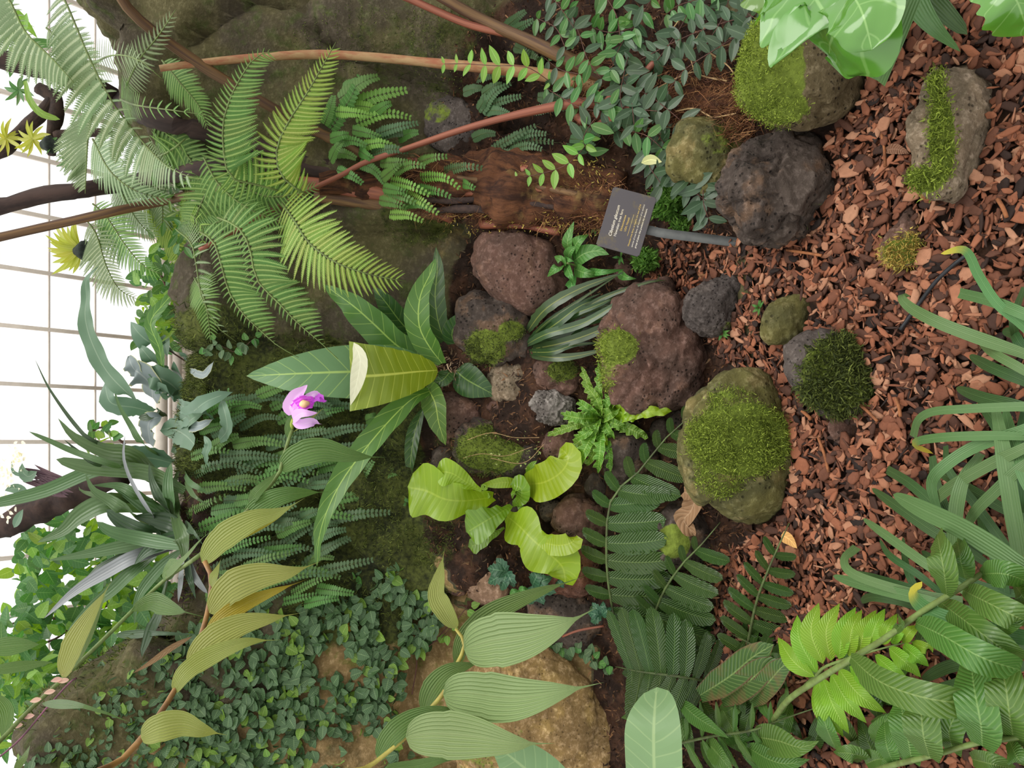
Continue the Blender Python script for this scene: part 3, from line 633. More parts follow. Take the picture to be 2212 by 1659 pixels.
L_WAVY = leafmat('wavy_glossy_leaf', (88, 132, 48), (128, 164, 90), nv=6, slope=.8, vw=.05, rough=.16, trans=.25, spec=.9, mid=.025, var=.2, bump=.3, spots=(130, 160, 50))
L_STAG = leafmat('staghorn_leaf', (96, 124, 100), (126, 148, 124), nv=0, rough=.45, trans=.25)
L_STAGG = leafmat('staghorn_grey', (122, 134, 134), (150, 158, 156), nv=0, rough=.55, trans=.15, edge=(178, 180, 130))
L_LOBE = leafmat('lobed_leaf', (46, 84, 58), (96, 134, 100), nv=6, slope=1, vw=.08, rough=.42, trans=.15, bump=.5)
L_DEAD = leafmat('dead_leaf', (138, 104, 76), (164, 132, 104), nv=12, slope=1.5, vw=.15, rough=.8, trans=.15, bump=.9)
M_STEM = plain('green_stem', (108, 128, 70), .5, (92, 104, 56), 30)
M_STEMD = plain('dark_green_stem', (84, 100, 56), .5, (64, 72, 42), 30)
M_CANE = plain('yellow_cane', (176, 166, 84), .45, (150, 136, 70), 20)
M_CANEB = plain('brown_cane', (156, 118, 68), .45, (124, 90, 62), 14)
M_TWIG = plain('pale_twig', (170, 142, 100), .8, (130, 104, 72), 40)
M_TWIGD = plain('dark_twig', (92, 62, 52), .7, (70, 46, 40), 40)
M_STALKR = plain('reddish_stalk', (146, 88, 66), .5, (110, 62, 50), 1, stretch=(6, 1.5, 1))
M_STALKB = plain('brown_stalk', (112, 84, 52), .6, (72, 50, 38), 1, stretch=(6, 2, 1))
M_STALKP = plain('pale_peeling_stalk', (158, 130, 92), .7, (140, 88, 62), 1, stretch=(3, 14, 1), bump=.6)
M_TRUNK = plain('dark_trunk', (72, 56, 50), .9, (48, 38, 36), 1, stretch=(4, 9, 1), bump=.9)
M_FIB = NT('fibrous_trunk')
def _fib():
    s = M_FIB; mp = s.n('ShaderNodeMapping'); s.set(mp.inputs[0], s.n('ShaderNodeUVMap').outputs[0]); mp.inputs['Scale'].default_value = (14, 3, 1)
    a = s.noise(1.6, 6, mp.outputs[0], .7); b = s.noise(9, 4, s.pos())
    c = s.mix(s.ramp(a, .35, .65), srgb(54, 36, 29), srgb(104, 68, 46)); c = s.mix(s.ramp(b, .55, .68), c, srgb(112, 90, 56))
    c = s.mix(s.ramp(s.noise(30, 3, s.pos()), .5, .75), c, srgb(50, 34, 28))
    s.bsdf(c, .95, s.bump(s.math('ADD', a, b), 1.0, .02), .15)
_fib(); M_FIB = M_FIB.m

# ---------------------------------------------------------------- ready-made leaflets, along +Y, one unit long, half width 1
def local_blade(prof='lance', n=10, mm=4, bend=-.15, side=.0, **k):
    pts = [(0, t, bend * t * t) for t in np.linspace(0, 1, 5)]
    q = [np.array(p) for p in pts]
    p = spline(q, n); t = np.linspace(0, 1, n)
    V, f, uv = blade_np(q, 1.0, normal=(0, 0, 1), prof=prof, n=n, mm=mm, **k)
    V[:, 0] += side * V[:, 1] ** 2
    return V, f, uv
def comb(K=22, wd=1.0):
    """tree fern pinna: a rib with toothed segments on both sides"""
    V, Fc, U = [], [], []
    for k in range(K):
        t = .02 + .96 * k / K; e = (math.sin(math.pi * min(1, t * .62 + .38)) ** .75) * (1 if t > .06 else .7)
        h = .96 / K * .52; zc = -.16 * t * t
        for sg in (-1, 1):
            b = len(V); L = e * R(.9, 1.08)
            c = -1.6 * t * t; V += [(c, t - h, zc), (c, t + h * .8, zc), (c + sg * L * .62, t + h * 1.75, zc + .03), (c + sg * L, t + h * 2.6, zc - .05), (c + sg * L * .6, t - h * .1, zc + .03)]
            U += [(.5, t), (.5, t), (.5 + sg * .35, t), (.5 + sg * .5, t), (.5 + sg * .35, t)]
            if sg > 0: Fc += [(b, b + 4, b + 2, b + 1), (b + 4, b + 3, b + 2, b + 2)]
            else: Fc += [(b, b + 1, b + 2, b + 4), (b + 4, b + 2, b + 3, b + 3)]
    tri = []
    for q in Fc:
        if q[2] == q[3] or q[1] == q[2]: tri.append(tuple(dict.fromkeys(q))[:3])
        else: tri += [(q[0], q[1], q[2]), (q[0], q[2], q[3])]
    return np.array(V, float), np.array(tri), np.array(U)
T_COMB = [comb() for _ in range(3)]
T_PINNA = [local_blade('strap', 16, 6, R(-.22, .0), R(-.9, -.3), fold=.14, wave=.07, wf=8, lobes=.03, lf=11) for _ in range(6)]
T_PINNAL = [local_blade('lance', 12, 4, R(-.2, .1), R(-.8, .0), fold=.25, wave=.04, wf=6) for _ in range(5)]
T_IVY = [local_blade('ovate', 7, 4, R(-.2, .1), 0, fold=R(-.1, .3)) for _ in range(4)]
T_OVAL = [local_blade('lance', 8, 4, R(-.3, .05), R(-.05, .05), fold=.25) for _ in range(5)]
T_LAD = [local_blade('blunt', 4, 2, -.1, 0, fold=.1) for _ in range(2)]
MESHES = {}
def tmesh(T, key, i, mat):
    k = (key, i % len(T), mat.name)
    if k not in MESHES:
        v, f, uv = T[i % len(T)]; MESHES[k] = mesh_np(key, v, f, mat, uv)
    return MESHES[k]
def frame(p, d, n, L, w):
    d = Vector(d).normalized(); x = d.cross(Vector(n)).normalized(); z = x.cross(d)
    return Matrix(((x.x * w, d.x * L, z.x * w, p[0]), (x.y * w, d.y * L, z.y * w, p[1]), (x.z * w, d.z * L, z.z * w, p[2]), (0, 0, 0, 1)))
def merge(items):
    vs, fs, us, off = [], [], [], 0
    for (v, f, uv), M in items:
        A = np.array(M); vs.append(v @ A[:3, :3].T + A[:3, 3]); fs.append(f + off); us.append(uv); off += len(v)
    return np.vstack(vs), np.vstack(fs), np.vstack(us)
def towards(p): return (CAM - Vector(p)).normalized()
def rib_frames(pts, n):
    p = spline(pts, n); t = nrm(np.gradient(p, axis=0)); return p, t
def frond(parent, pts, npairs, Lr, Ll, T, key, mat, w=.1, a0=75, a1=45, rib=M_STEM, rr=.003, t0=.04, tilt=0, droop=.15, env=None, single=True, pname='pinna', cup=.0, jit=.06, start=.3, label=None, stuffname='pinnae', wl_=None):
    """a frond: its rib is the part, the leaflets on both sides are sub-parts (or one stuff piece when tiny).
    Lr, Ll: lengths on the two sides in metres; w: half width over length"""
    fr = tube('frond', pts, [rr, rr * .8, rr * .3], rib, parent, n=14, m=6, label=label)
    n = npairs + 1; p, t = rib_frames(pts, n)
    items = []
    env = env or (lambda u: min(1, start + u * 3.2) * (1 - u) ** .55)
    for i in range(n - 1):
        u = t0 + (1 - t0) * i / n
        k = u * (n - 1); i0 = min(int(k), n - 2); q = p[i0] + (p[i0 + 1] - p[i0]) * (k - i0); tt = Vector(t[i0])
        N0 = (towards(q) * .85 + Vector((0, 0, .5))).normalized()
        S = tt.cross(N0).normalized(); N = S.cross(tt).normalized()
        if tilt: Rm = Matrix.Rotation(tilt, 3, tt); S = Rm @ S; N = Rm @ N
        for sg, LL in ((1, Lr), (-1, Ll)):
            if LL <= 0: continue
            L = LL * env(u) * R(1 - jit, 1 + jit)
            if L < .004: continue
            ang = math.radians(a0 + (a1 - a0) * u) + R(-.05, .05)
            d = tt * math.cos(ang) + S * sg * math.sin(ang) - Vector((0, 0, 1)) * droop + N * cup
            M = frame(q, d, N, L, sg * L * (w if sg > 0 or wl_ is None else wl_))
            if single: place(pname, tmesh(T, pname, random.randrange(6), mat), M, fr)
            else: items.append((T[random.randrange(len(T))], M))
    if items:
        v, f, uv = merge(items); mk(stuffname, v, f, mat, fr, uv=uv, kind='stuff')
    return fr
def px_m(px, pt): return px * (Vector(pt) - CAM).dot(FWD) / F

# ================================================================ tree fern and its stalks
TF = thing('tree_fern', 'leaning tree fern with fibrous trunk, brown stalks and feathery fronds', 'tree fern', P(1310, 440))
def stalk(pts, wpx, mat, lift=.1, dep=None, name='stalk', par=None, n=24, rough=.05, m=10, label=None):
    q = pp(pts, lift, 0, dep); wp = wpx if hasattr(wpx, '__len__') else [wpx]
    return tube(name, q, [px_m(x, q[0]) / 2 for x in wp] if len(wp) > 1 else px_m(wp[0], q[0]) / 2, mat, par, n, m, rough, label)
stalk([(1345, 440), (1240, 425), (1130, 418), (1020, 412), (900, 402), (780, 400), (690, 398)], [120, 150, 165, 150, 120, 80, 50], M_FIB, [.0, .02, .03, .02, .0, .02, .05], name='trunk', par=TF, n=90, rough=.34, m=32, label='shaggy reddish brown fibrous trunk')
stalk([(1620, 235), (1500, 225), (1390, 215), (1280, 185), (1180, 160)], [100, 120, 110, 85, 60], M_FIB, [-.03, .0, .0, .02, .03], name='trunk', par=TF, n=40, rough=.2, m=20, label='second fibrous trunk lying under the leafy shrub')
stalk([(800, 345), (700, 292), (600, 239), (447, 149), (298, 40), (240, -40)], [20, 22, 20, 22, 20, 20], M_STALKB, [.02, .06, .12, .2, .3, .35], par=TF)
stalk([(1300, 190), (1150, 158), (957, 138), (740, 119), (600, 121), (434, 136), (345, 148)], [34, 27, 23, 20, 20, 18, 14], M_STALKP, [.06, .10, .12, .14, .16, .2, .24], par=TF, label='pale peeling stalk')
stalk([(1200, 118), (1110, 78), (1011, 52), (881, -4), (820, -30)], [16, 17, 17, 16, 15], M_STALKR, [.10, .14, .16, .2, .22], par=TF)
stalk([(1330, 180), (1230, 130), (1150, 92), (1052, 48), (957, -4), (900, -40)], [40, 32, 28, 26, 24, 22], M_STALKB, [.05, .12, .14, .16, .2, .22], par=TF)
stalk([(1330, 232), (1260, 222), (1150, 240), (1011, 276), (875, 322), (786, 352), (740, 377), (640, 425), (540, 482), (430, 540)], [26, 22, 17, 15, 14, 13, 12, 12, 11, 10], M_STALKR, [.05, .1, .14, .15, .14, .12, .12, .15, .2, .25], par=TF, n=40, label='slender red brown stalk')
stalk([(560, 380), (488, 402), (380, 428), (236, 459), (108, 488), (0, 512), (-60, 526)], [20, 22, 22, 22, 21, 20, 20], M_STALKB, [.05, .15, .22, .3, .34, .38, .4], par=TF)
stalk([(900, 405), (700, 378), (560, 358), (434, 366), (285, 393), (176, 410), (80, 426), (0, 446), (-60, 455)], [56, 44, 40, 34, 34, 32, 36, 40, 40], M_TRUNK, [-.03, -.0, .05, .1, .15, .2, .2, .2, .2], name='dark_stem', par=TF, n=40, rough=.2, label='dark mossy upright stem')
stalk([(760, 370), (650, 345), (500, 300), (350, 260), (260, 222), (217, 195), (108, 152), (0, 128), (-70, 110)], [30, 36, 40, 46, 50, 52, 50, 44, 40], M_TRUNK, [-.02, .0, .02, .05, .12, .2, .25, .28, .3], name='dark_stem', par=TF, n=40, rough=.14, label='thick dark leaning stem')
stalk([(980, 470), (880, 430), (760, 410), (650, 395)], [30, 34, 36, 30], M_STALKR, [.02, .04, .04, .03], par=TF, name='old_stalk', label='stub of an old reddish stalk')
stalk([(960, 465), (800, 440), (680, 425)], [26, 30, 24], M_STALKB, [.0, .03, .04], par=TF, name='old_stalk')
for pts, wd in (([(1325, 207), (1285, 252)], 20), ([(1385, 225), (1318, 258)], 24), ([(1390, 160), (1422, 125)], 14), ([(1320, 250), (1290, 275)], 18), ([(1260, 265), (1245, 252)], 16)):
    stalk(pts, wd, M_STALKR, .12, name='cut_stalk', par=TF, n=5)
stalk([(1180, 385), (1150, 372), (1105, 372)], [30, 34, 30], M_STALKR, [.05, .08, .08], par=TF, name='cut_stalk', n=8)
for pts, wd, mt in (([(880, 345), (960, 352), (1040, 368)], 12, M_STALKR), ([(930, 380), (1010, 388), (1100, 398)], 16, M_STALKB), ([(1000, 420), (1080, 412), (1190, 408)], 18, M_STALKR), ([(1060, 440), (1150, 440), (1240, 455)], 14, M_TRUNK), ([(940, 455), (1020, 452), (1110, 462)], 16, M_TRUNK), ([(1040, 484), (1120, 488), (1210, 500)], 16, M_STALKR), ([(1130, 400), (1210, 412), (1290, 430)], 12, M_STALKB), ([(900, 430), (980, 434), (1050, 428)], 14, M_TRUNK), ([(1130, 350), (1210, 375), (1290, 398)], 16, M_TRUNK)):
    stalk(pts, wd, mt, [.1, .13, .1] if pts[0][1] not in (345, 484, 350) else [.06, .08, .06], name='stalk_base', par=TF, n=14, rough=.4, m=8)
# fibres of the trunks
def fibres(line, wd, n, mat, lift=.07, size=.06):
    pts = []; 
    q = np.array(spline([(a, b, 0) for a, b in line], 60))
    for _ in range(n):
        a, b, _z = q[random.randrange(60)]; pts.append(P(a + R(-15, 15), b + R(-wd, wd), lift + R(-.02, .025)))
    pts = np.array([tuple(x) for x in pts]); nn_ = np.tile(np.array([-.35, .1, .35]), (n, 1)) + rng.normal(size=(n, 3)) * .35
    return tufts('root_fibres', pts, nrm(nn_), size, .0011, mat, TF, .5, bend=.5)
M_FIBRE = tintmat('root_fibre', [(60, 36, 28), (96, 60, 42), (132, 88, 58), (170, 130, 86)], .9)
fibres([(1340, 440), (1130, 418), (880, 400)], 62, 2600, M_FIBRE, .085)
fibres([(1640, 235), (1500, 220), (1390, 215), (1250, 180)], 75, 3200, M_FIBRE, .06, .07)
tufts('pale_moss', np.array([tuple(P(R(960, 1330), 420 + R(-75, 90), .11)) for _ in range(700)]), np.tile(towards(P(1100, 420)), (700, 1)), .014, .0016, M_MOSSY, TF, 1.2)

# fronds of the tree fern: (points, lift, pairs, right px, left px, tilt, material, single)
def tfrond(pts, lift, n, lr, ll, tilt, mat, single, w=.1, a0=80, a1=50, droop=.1, dep=None, **k):
    q = pp(pts, lift, 0, dep); mmid = q[len(q) // 2]
    return frond(TF, q, n, px_m(lr, mmid), px_m(ll, mmid), T_COMB, 'comb', mat, w=w, a0=a0, a1=a1, tilt=tilt, droop=droop, single=single, rr=.0035, **k)
tfrond([(610, 440), (637, 478), (665, 522), (718, 563), (775, 586), (830, 600), (877, 607)], [.3, .36, .4, .42, .42, .4, .38], 30, 118, 118, 0, L_TREEB, True, w=0.084, a0=88, a1=52)
tfrond([(667, 423), (622, 395), (600, 360), (598, 320), (612, 285), (631, 250), (667, 195), (702, 133), (725, 92)], [.3, .34, .36, .36, .36, .35, .34, .33, .32], 34, 100, 66, .2, L_TREEB, True, w=0.101, a0=85, a1=50)
tfrond([(610, 415), (560, 400), (500, 385), (486, 345), (481, 300), (483, 258), (496, 217), (515, 176), (553, 122), (600, 111)], [.28, .32, .36, .38, .38, .38, .38, .37, .36, .35], 38, 112, 55, .1, L_TREE, True, w=0.101, a0=88, a1=60)
tfrond([(125, -30), (152, 27), (174, 81), (195, 130), (236, 212), (271, 258), (312, 312), (366, 363), (431, 388)], [.9, .92, .94, .95, .95, .93, .9, .88, .85], 34, 135, 30, -.2, L_TREEG, True, w=0.162, a0=92, a1=60, dep=None)
tfrond([(-20, -40), (20, 0), (54, 68), (108, 122), (160, 179)], [1.0, 1.0, 1.0, 1.0, 1.0], 22, 135, 20, -.2, L_TREEG, False, w=0.162, a0=92, a1=65)
tfrond([(260, 215), (298, 228), (380, 239), (440, 248), (491, 256)], [.5, .55, .6, .6, .58], 22, 75, 75, .1, L_TREE, False, w=0.121, a0=75, a1=45, env=lambda u: (1 - u) ** .7)
tfrond([(203, 230), (190, 300), (187, 350), (184, 418)], [.45, .45, .45, .4], 26, 110, 10, 0, L_TREEG, False, w=0.108, a0=65, a1=50)
tfrond([(200, 300), (240, 372), (300, 415), (377, 431)], [.5, .55, .55, .5], 22, 80, 80, .3, L_TREEG, False, w=0.108, a0=75, a1=45, env=lambda u: (1 - u) ** .6)
tfrond([(470, 470), (513, 490), (538, 530), (546, 575), (562, 615), (600, 652), (640, 695), (690, 738), (730, 775)], [.3, .33, .35, .36, .36, .35, .34, .32, .3], 34, 30, 95, -.15, L_TREE, True, w=0.115, a0=90, a1=60, env=lambda u: min(1, .4 + u * 3) * (1 - u) ** .35 * (1 if u < .72 else max(.12, 1 - (u - .72) * 5)))
tfrond([(430, 500), (461, 522), (477, 568), (496, 633), (529, 682), (564, 715), (600, 747), (645, 772)], [.25, .27, .3, .3, .3, .28, .27, .26], 32, 25, 85, -.15, L_TREE, False, w=0.115, a0=90, a1=60, env=lambda u: min(1, .4 + u * 3) * (1 - u) ** .4 * (1 if u < .66 else max(.1, 1 - (u - .66) * 5)))
tfrond([(380, 495), (415, 530), (428, 603), (439, 652), (475, 712), (510, 738)], [.3, .32, .33, .33, .3, .28], 28, 15, 65, -.1, L_TREEG, False, w=0.121, a0=90, a1=60, env=lambda u: min(1, .4 + u * 3) * (1 - u) ** .6)
tfrond([(200, 440), (230, 468), (271, 530), (312, 576), (350, 592)], [.2, .2, .2, .2, .2], 26, 80, 60, 0, L_TREE, False, w=0.095)
tfrond([(190, 480), (209, 508), (230, 576), (258, 625), (300, 648)], [.2, .2, .2, .2, .2], 26, 85, 50, 0, L_TREEG, False, w=0.095)
tfrond([(520, 400), (560, 420), (600, 425), (650, 415), (690, 400)], [.2, .2, .2, .2, .2], 20, 60, 60, 0, L_TREE, False)
tfrond([(440, 340), (470, 395), (520, 440), (580, 470), (640, 485)], [.24, .24, .24, .22, .2], 24, 70, 60, 0, L_TREE, False)
tfrond([(270, 190), (300, 130), (340, 80), (380, 20)], [.3, .3, .3, .3], 22, 60, 60, 0, L_TREEG, False)
tfrond([(380, 440), (420, 470), (440, 500), (430, 560)], [.15, .15, .15, .15], 20, 60, 60, 0, L_TREEB, False)
tfrond([(180, 150), (240, 120), (300, 130), (350, 170)], [.6, .6, .6, .6], 22, 80, 70, 0, L_TREEG, False)
tfrond([(300, 440), (350, 470), (380, 520), (385, 580)], [.05, .05, .05, .05], 22, 80, 70, 0, L_TREEB, False)
tfrond([(330, 260), (400, 330), (440, 400), (450, 470)], [.05, .05, .1, .1], 24, 80, 70, 0, L_TREE, False)

for pts, lr in (([(520, 330), (470, 380), (430, 450), (410, 530)], 80), ([(350, 130), (390, 180), (430, 230), (450, 280)], 60), ([(300, 330), (330, 380), (350, 440), (350, 500)], 80), ([(420, 600), (440, 640), (450, 690), (455, 740)], 60), ([(250, 380), (270, 430), (300, 480), (340, 520)], 70), ([(560, 420), (530, 450), (470, 480), (420, 490)], 60), ([(400, 300), (360, 330), (300, 350), (240, 350)], 70), ([(100, 60), (150, 110), (190, 180), (215, 240)], 80)):
    tfrond(pts, [.1, .12, .12, .1] if pts[0][0] > 240 else [.7] * 4, 24, lr, lr, R(-.3, .3), L_TREE if pts[0][0] > 300 else L_TREEG, False, w=.11)
# ================================================================ ladder ferns
def ladder(parent, a, b, hw, mat, lift, bow=0, n=15):
    ax, ay = a; bx, by = b; mx_, my_ = (ax + bx) / 2 + bow * (by - ay) * .15, (ay + by) / 2 - abs(bow) * (bx - ax) * .15
    q = pp([(ax, ay), (mx_, my_), (bx, by)], [lift * .5, lift, lift * .9])
    frond(parent, q, n, px_m(hw, q[1]), px_m(hw, q[1]), T_LAD, 'leaflet', mat, w=.33, a0=80, a1=62, rib=M_STEMD, rr=.0012, single=False, droop=.05, stuffname='leaflets', start=.6, env=lambda u: min(1, .7 + u * 2) * (1 - u) ** .35, tilt=R(-.2, .2))
LA = thing('ladder_fern', 'bright green ladder fern tumbling over the fibrous trunk', 'fern', P(760, 320))
for i, (a, b) in enumerate([((712, 282), (783, 150)), ((748, 232), (892, 192)), ((730, 215), (826, 163)), ((723, 241), (812, 252)), ((753, 228), (838, 250)), ((800, 250), (851, 222)), ((767, 268), (902, 258)), ((810, 290), (913, 264)), ((800, 302), (900, 292)),
                            ((775, 318), (868, 324)), ((713, 348), (745, 300)), ((775, 325), (812, 350)), ((800, 332), (892, 330)), ((820, 352), (898, 350)), ((726, 366), (790, 402)), ((775, 350), (834, 402)), ((824, 386), (868, 352)), ((842, 390), (940, 428)), ((905, 382), (1004, 416)),
                            ((900, 352), (978, 338)), ((958, 370), (1056, 366)), ((990, 392), (1034, 411)), ((818, 432), (888, 454)), ((840, 463), (925, 483)), ((875, 418), (958, 470)), ((895, 408), (986, 430)), ((826, 405), (890, 418)), ((712, 300), (760, 290)), ((716, 330), (775, 345)), ((760, 280), (830, 300)),
                            ((740, 190), (800, 175)), ((830, 410), (915, 448)), ((870, 440), (940, 462)), ((700, 270), (722, 200)), ((850, 372), (930, 362)), ((720, 312), (800, 318)), ((860, 300), (908, 285))]):
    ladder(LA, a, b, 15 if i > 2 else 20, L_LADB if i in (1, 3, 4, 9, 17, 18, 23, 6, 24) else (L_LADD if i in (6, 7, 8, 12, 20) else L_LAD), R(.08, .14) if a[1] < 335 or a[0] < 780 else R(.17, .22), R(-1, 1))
LB = thing('ladder_fern', 'dark blue green ladder fern in the shade behind the reddish stalk', 'fern', P(1100, 230))
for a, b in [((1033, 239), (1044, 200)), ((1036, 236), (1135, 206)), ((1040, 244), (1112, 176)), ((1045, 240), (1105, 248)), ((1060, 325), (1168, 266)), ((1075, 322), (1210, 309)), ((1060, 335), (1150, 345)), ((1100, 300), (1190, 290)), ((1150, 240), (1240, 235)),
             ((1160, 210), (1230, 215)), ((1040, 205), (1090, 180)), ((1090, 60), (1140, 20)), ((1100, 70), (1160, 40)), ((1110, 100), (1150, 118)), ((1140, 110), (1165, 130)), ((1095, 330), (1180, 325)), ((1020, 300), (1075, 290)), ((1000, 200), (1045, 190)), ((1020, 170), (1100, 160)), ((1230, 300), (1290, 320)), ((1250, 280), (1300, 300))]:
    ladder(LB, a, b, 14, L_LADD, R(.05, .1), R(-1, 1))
LC = thing('ladder_fern', 'big colony of dull green ladder fern hanging on the mossy bank', 'fern', P(520, 1050))
Rc = random.Random(11); nfr = 0
for gy_ in range(870, 1300, 25):
    for gx_ in range(400, 700, 56):
        px_, py_ = gx_ + Rc.uniform(-30, 30), gy_ + Rc.uniform(-16, 16)
        if px_ + (py_ - 880) * -.1 > 690 or (px_ < 440 and py_ > 1160): continue
        L_ = Rc.uniform(70, 150); an = Rc.uniform(-.55, .15)
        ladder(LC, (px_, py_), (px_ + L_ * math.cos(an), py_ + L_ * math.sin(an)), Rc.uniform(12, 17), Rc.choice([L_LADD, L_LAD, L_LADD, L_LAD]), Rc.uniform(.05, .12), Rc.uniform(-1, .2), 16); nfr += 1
for a, b in [((765, 1055), (810, 990)), ((815, 1025), (868, 1018)), ((760, 1085), (812, 1075)), ((755, 1110), (795, 1100)), ((700, 1000), (780, 1000)), ((790, 910), (815, 895)), ((860, 1075), (885, 1090))]:
    ladder(LC, a, b, 15, L_LAD, .06, 0)

# ================================================================ broad leaved rosette
AN = thing('anthurium', 'rosette of broad pointed green leaves on a root clump', 'leafy plant', P(960, 795))
leaf([(930, 802), (860, 802), (760, 803), (690, 805), (620, 808), (532, 812)], 118, L_ANTP, AN, [.08, .16, .2, .22, .2, .12], prof='ovate', n=20, mm=6, fold=.12, wave=.03, wf=9, label='large pale leaf')
leaf([(925, 790), (860, 748), (810, 702), (765, 662), (700, 615)], 72, L_ANT, AN, [.05, .1, .12, .12, .08], prof='long', n=18, fold=.3, wave=.12, wf=4)
leaf([(905, 738), (865, 695), (835, 655), (805, 618)], 56, L_ANTD, AN, [.04, .07, .08, .06], prof='lance', n=14, fold=.25, wave=.04)
leaf([(968, 752), (948, 700), (940, 640), (945, 580), (942, 533)], 56, L_ANTD, AN, [.04, .08, .1, .1, .08], prof='lance', n=16, fold=.2, wave=.05)
leaf([(955, 785), (925, 745), (905, 700), (908, 640), (930, 590), (941, 556)], 62, L_ANT, AN, [.08, .16, .2, .22, .22, .2], prof='long', n=18, fold=.25, wave=.05, wf=3)
leaf([(985, 748), (976, 722), (988, 695), (1009, 672)], 46, L_ANTD, AN, [.05, .08, .1, .09], prof='ovate', n=12, fold=.15)
leaf([(985, 800), (1005, 818), (1040, 838), (1071, 855)], 74, L_ANTD, AN, [.05, .08, .09, .07], prof='ovate', n=14, mm=6, fold=.1, curl=-.1)
leaf([(922, 835), (940, 870), (948, 915), (963, 962)], 62, L_ANT, AN, [.06, .12, .13, .1], prof='ovate', n=14, fold=.3, wave=.05)
leaf([(915, 880), (897, 930), (888, 985), (883, 1045)], 34, L_ANTD, AN, [.03, .06, .06, .04], prof='lance', n=14, fold=.3)
leaf([(928, 845), (890, 862), (840, 910), (785, 975), (735, 1045), (702, 1115), (688, 1170), (685, 1225)], 56, L_ANT, AN, [.08, .16, .2, .24, .26, .26, .24, .2], prof='long', n=30, fold=.3, wave=.08, wf=7, label='long narrow wavy leaf')
leaf([(945, 800), (900, 803), (850, 808), (800, 812), (757, 813)], 150, L_ANTL, AN, [.12, .22, .28, .31, .3], prof='wedge', n=20, mm=8, fold=.1, wave=.05, wf=6, label='yellow green leaf folded over at its tip')
leaf([(764, 740), (778, 775), (772, 820), (757, 876)], 36, L_UNDER, AN, [.32, .34, .34, .31], prof='lance', n=14, fold=.1, roll=.2, label='whitish underside of the folded tip')
leaf([(975, 800), (955, 822), (935, 826)], 40, L_ANTD, AN, [.05, .08, .08], prof='ovate', n=8)
leaf([(950, 770), (935, 760), (915, 742)], 36, L_ANTD, AN, [.07, .1, .1], prof='ovate', n=8)
M_ROOT = tintmat('dry_scales', [(70, 48, 36), (112, 84, 64), (160, 132, 104), (190, 166, 136)], .9)
pts = np.array([tuple(P(966 + R(-34, 36), 795 + R(-42, 40), R(.01, .06))) for _ in range(420)])
tufts('root_clump', pts, np.tile(towards(pts[0]), (420, 1)), .03, .0022, M_ROOT, AN, 1.3, bend=.9)

# ================================================================ strap fern
SF = thing('strap_fern', 'clump of long dark narrow wavy leaves with a metallic sheen', 'fern', P(1128, 752))
for i, (pts, wd, mt) in enumerate([([(1135, 722), (1178, 668), (1250, 625), (1350, 588)], 26, L_STRAPM), ([(1128, 745), (1200, 715), (1290, 690), (1370, 672), (1412, 625), (1425, 592)], 17, L_STRAPF), ([(1128, 750), (1180, 722), (1260, 698), (1335, 655), (1385, 632)], 20, L_STRAPM),
                  ([(1130, 757), (1210, 742), (1290, 715), (1370, 672), (1450, 636)], 22, L_STRAPF), ([(1130, 762), (1190, 772), (1250, 768), (1330, 748)], 18, L_STRAPM), ([(1135, 738), (1190, 690), (1265, 640), (1350, 584)], 8, L_STRAPF), ([(1140, 742), (1215, 690), (1300, 655), (1370, 620)], 16, L_STRAPF),
                  ([(1130, 747), (1220, 725), (1300, 668), (1340, 642)], 22, L_STRAPF), ([(1145, 737), (1200, 700), (1255, 660), (1315, 640)], 24, L_STRAPF), ([(1132, 748), (1180, 700), (1230, 665), (1300, 632)], 14, L_STRAPF), ([(1150, 730), (1230, 690), (1300, 645), (1400, 610), (1440, 606)], 14, L_STRAPF),
                  ([(1130, 755), (1200, 735), (1260, 715), (1320, 700)], 16, L_STRAPF), ([(1130, 760), (1190, 760), (1240, 745), (1300, 740)], 16, L_STRAPF), ([(1135, 750), (1200, 700), (1260, 680), (1310, 660), (1360, 655)], 12, L_STRAPF)]):
    k = len(pts); leaf(pts, wd, mt, SF, [.03] + [R(.12, .17)] * (k - 2) + [.08 + R(0, .03)], prof='long', n=22, fold=.25, wave=.22, wf=9)

# ================================================================ curly fern
CF = thing('curly_fern', 'bright green fern with narrow ruffled fronds in a tuft', 'fern', P(1300, 905))
tips = [(1256, 792, 20), (1292, 782, 16), (1348, 815, 24), (1325, 835, 20), (1418, 838, 26), (1452, 888, 26), (1400, 945, 26), (1328, 948, 20), (1312, 975, 22), (1290, 1022, 24), (1268, 1005, 24), (1246, 1010, 26), (1238, 950, 20), (1183, 940, 18), (1250, 868, 24), (1214, 895, 24), (1280, 840, 22), (1318, 1022, 18), (1376, 905, 24), (1232, 968, 22), (1270, 960, 24), (1305, 860, 20), (1340, 880, 26), (1262, 830, 20), (1355, 925, 22), (1255, 925, 22)]
for i, (tx, ty, wd) in enumerate(tips):
    mx_, my_ = 1303 + (tx - 1303) * .55 + R(-6, 6), 903 + (ty - 903) * .55 + R(-6, 6)
    leaf([(1300, 903), (mx_, my_), (tx, ty)], wd, L_CURL if i not in (4, 8, 5, 18) else L_LIME, CF, [.04, R(.1, .16), R(.07, .12)], prof='strap', n=30, mm=6, fold=.15, wave=.55, wf=7, lobes=.16, lf=7)

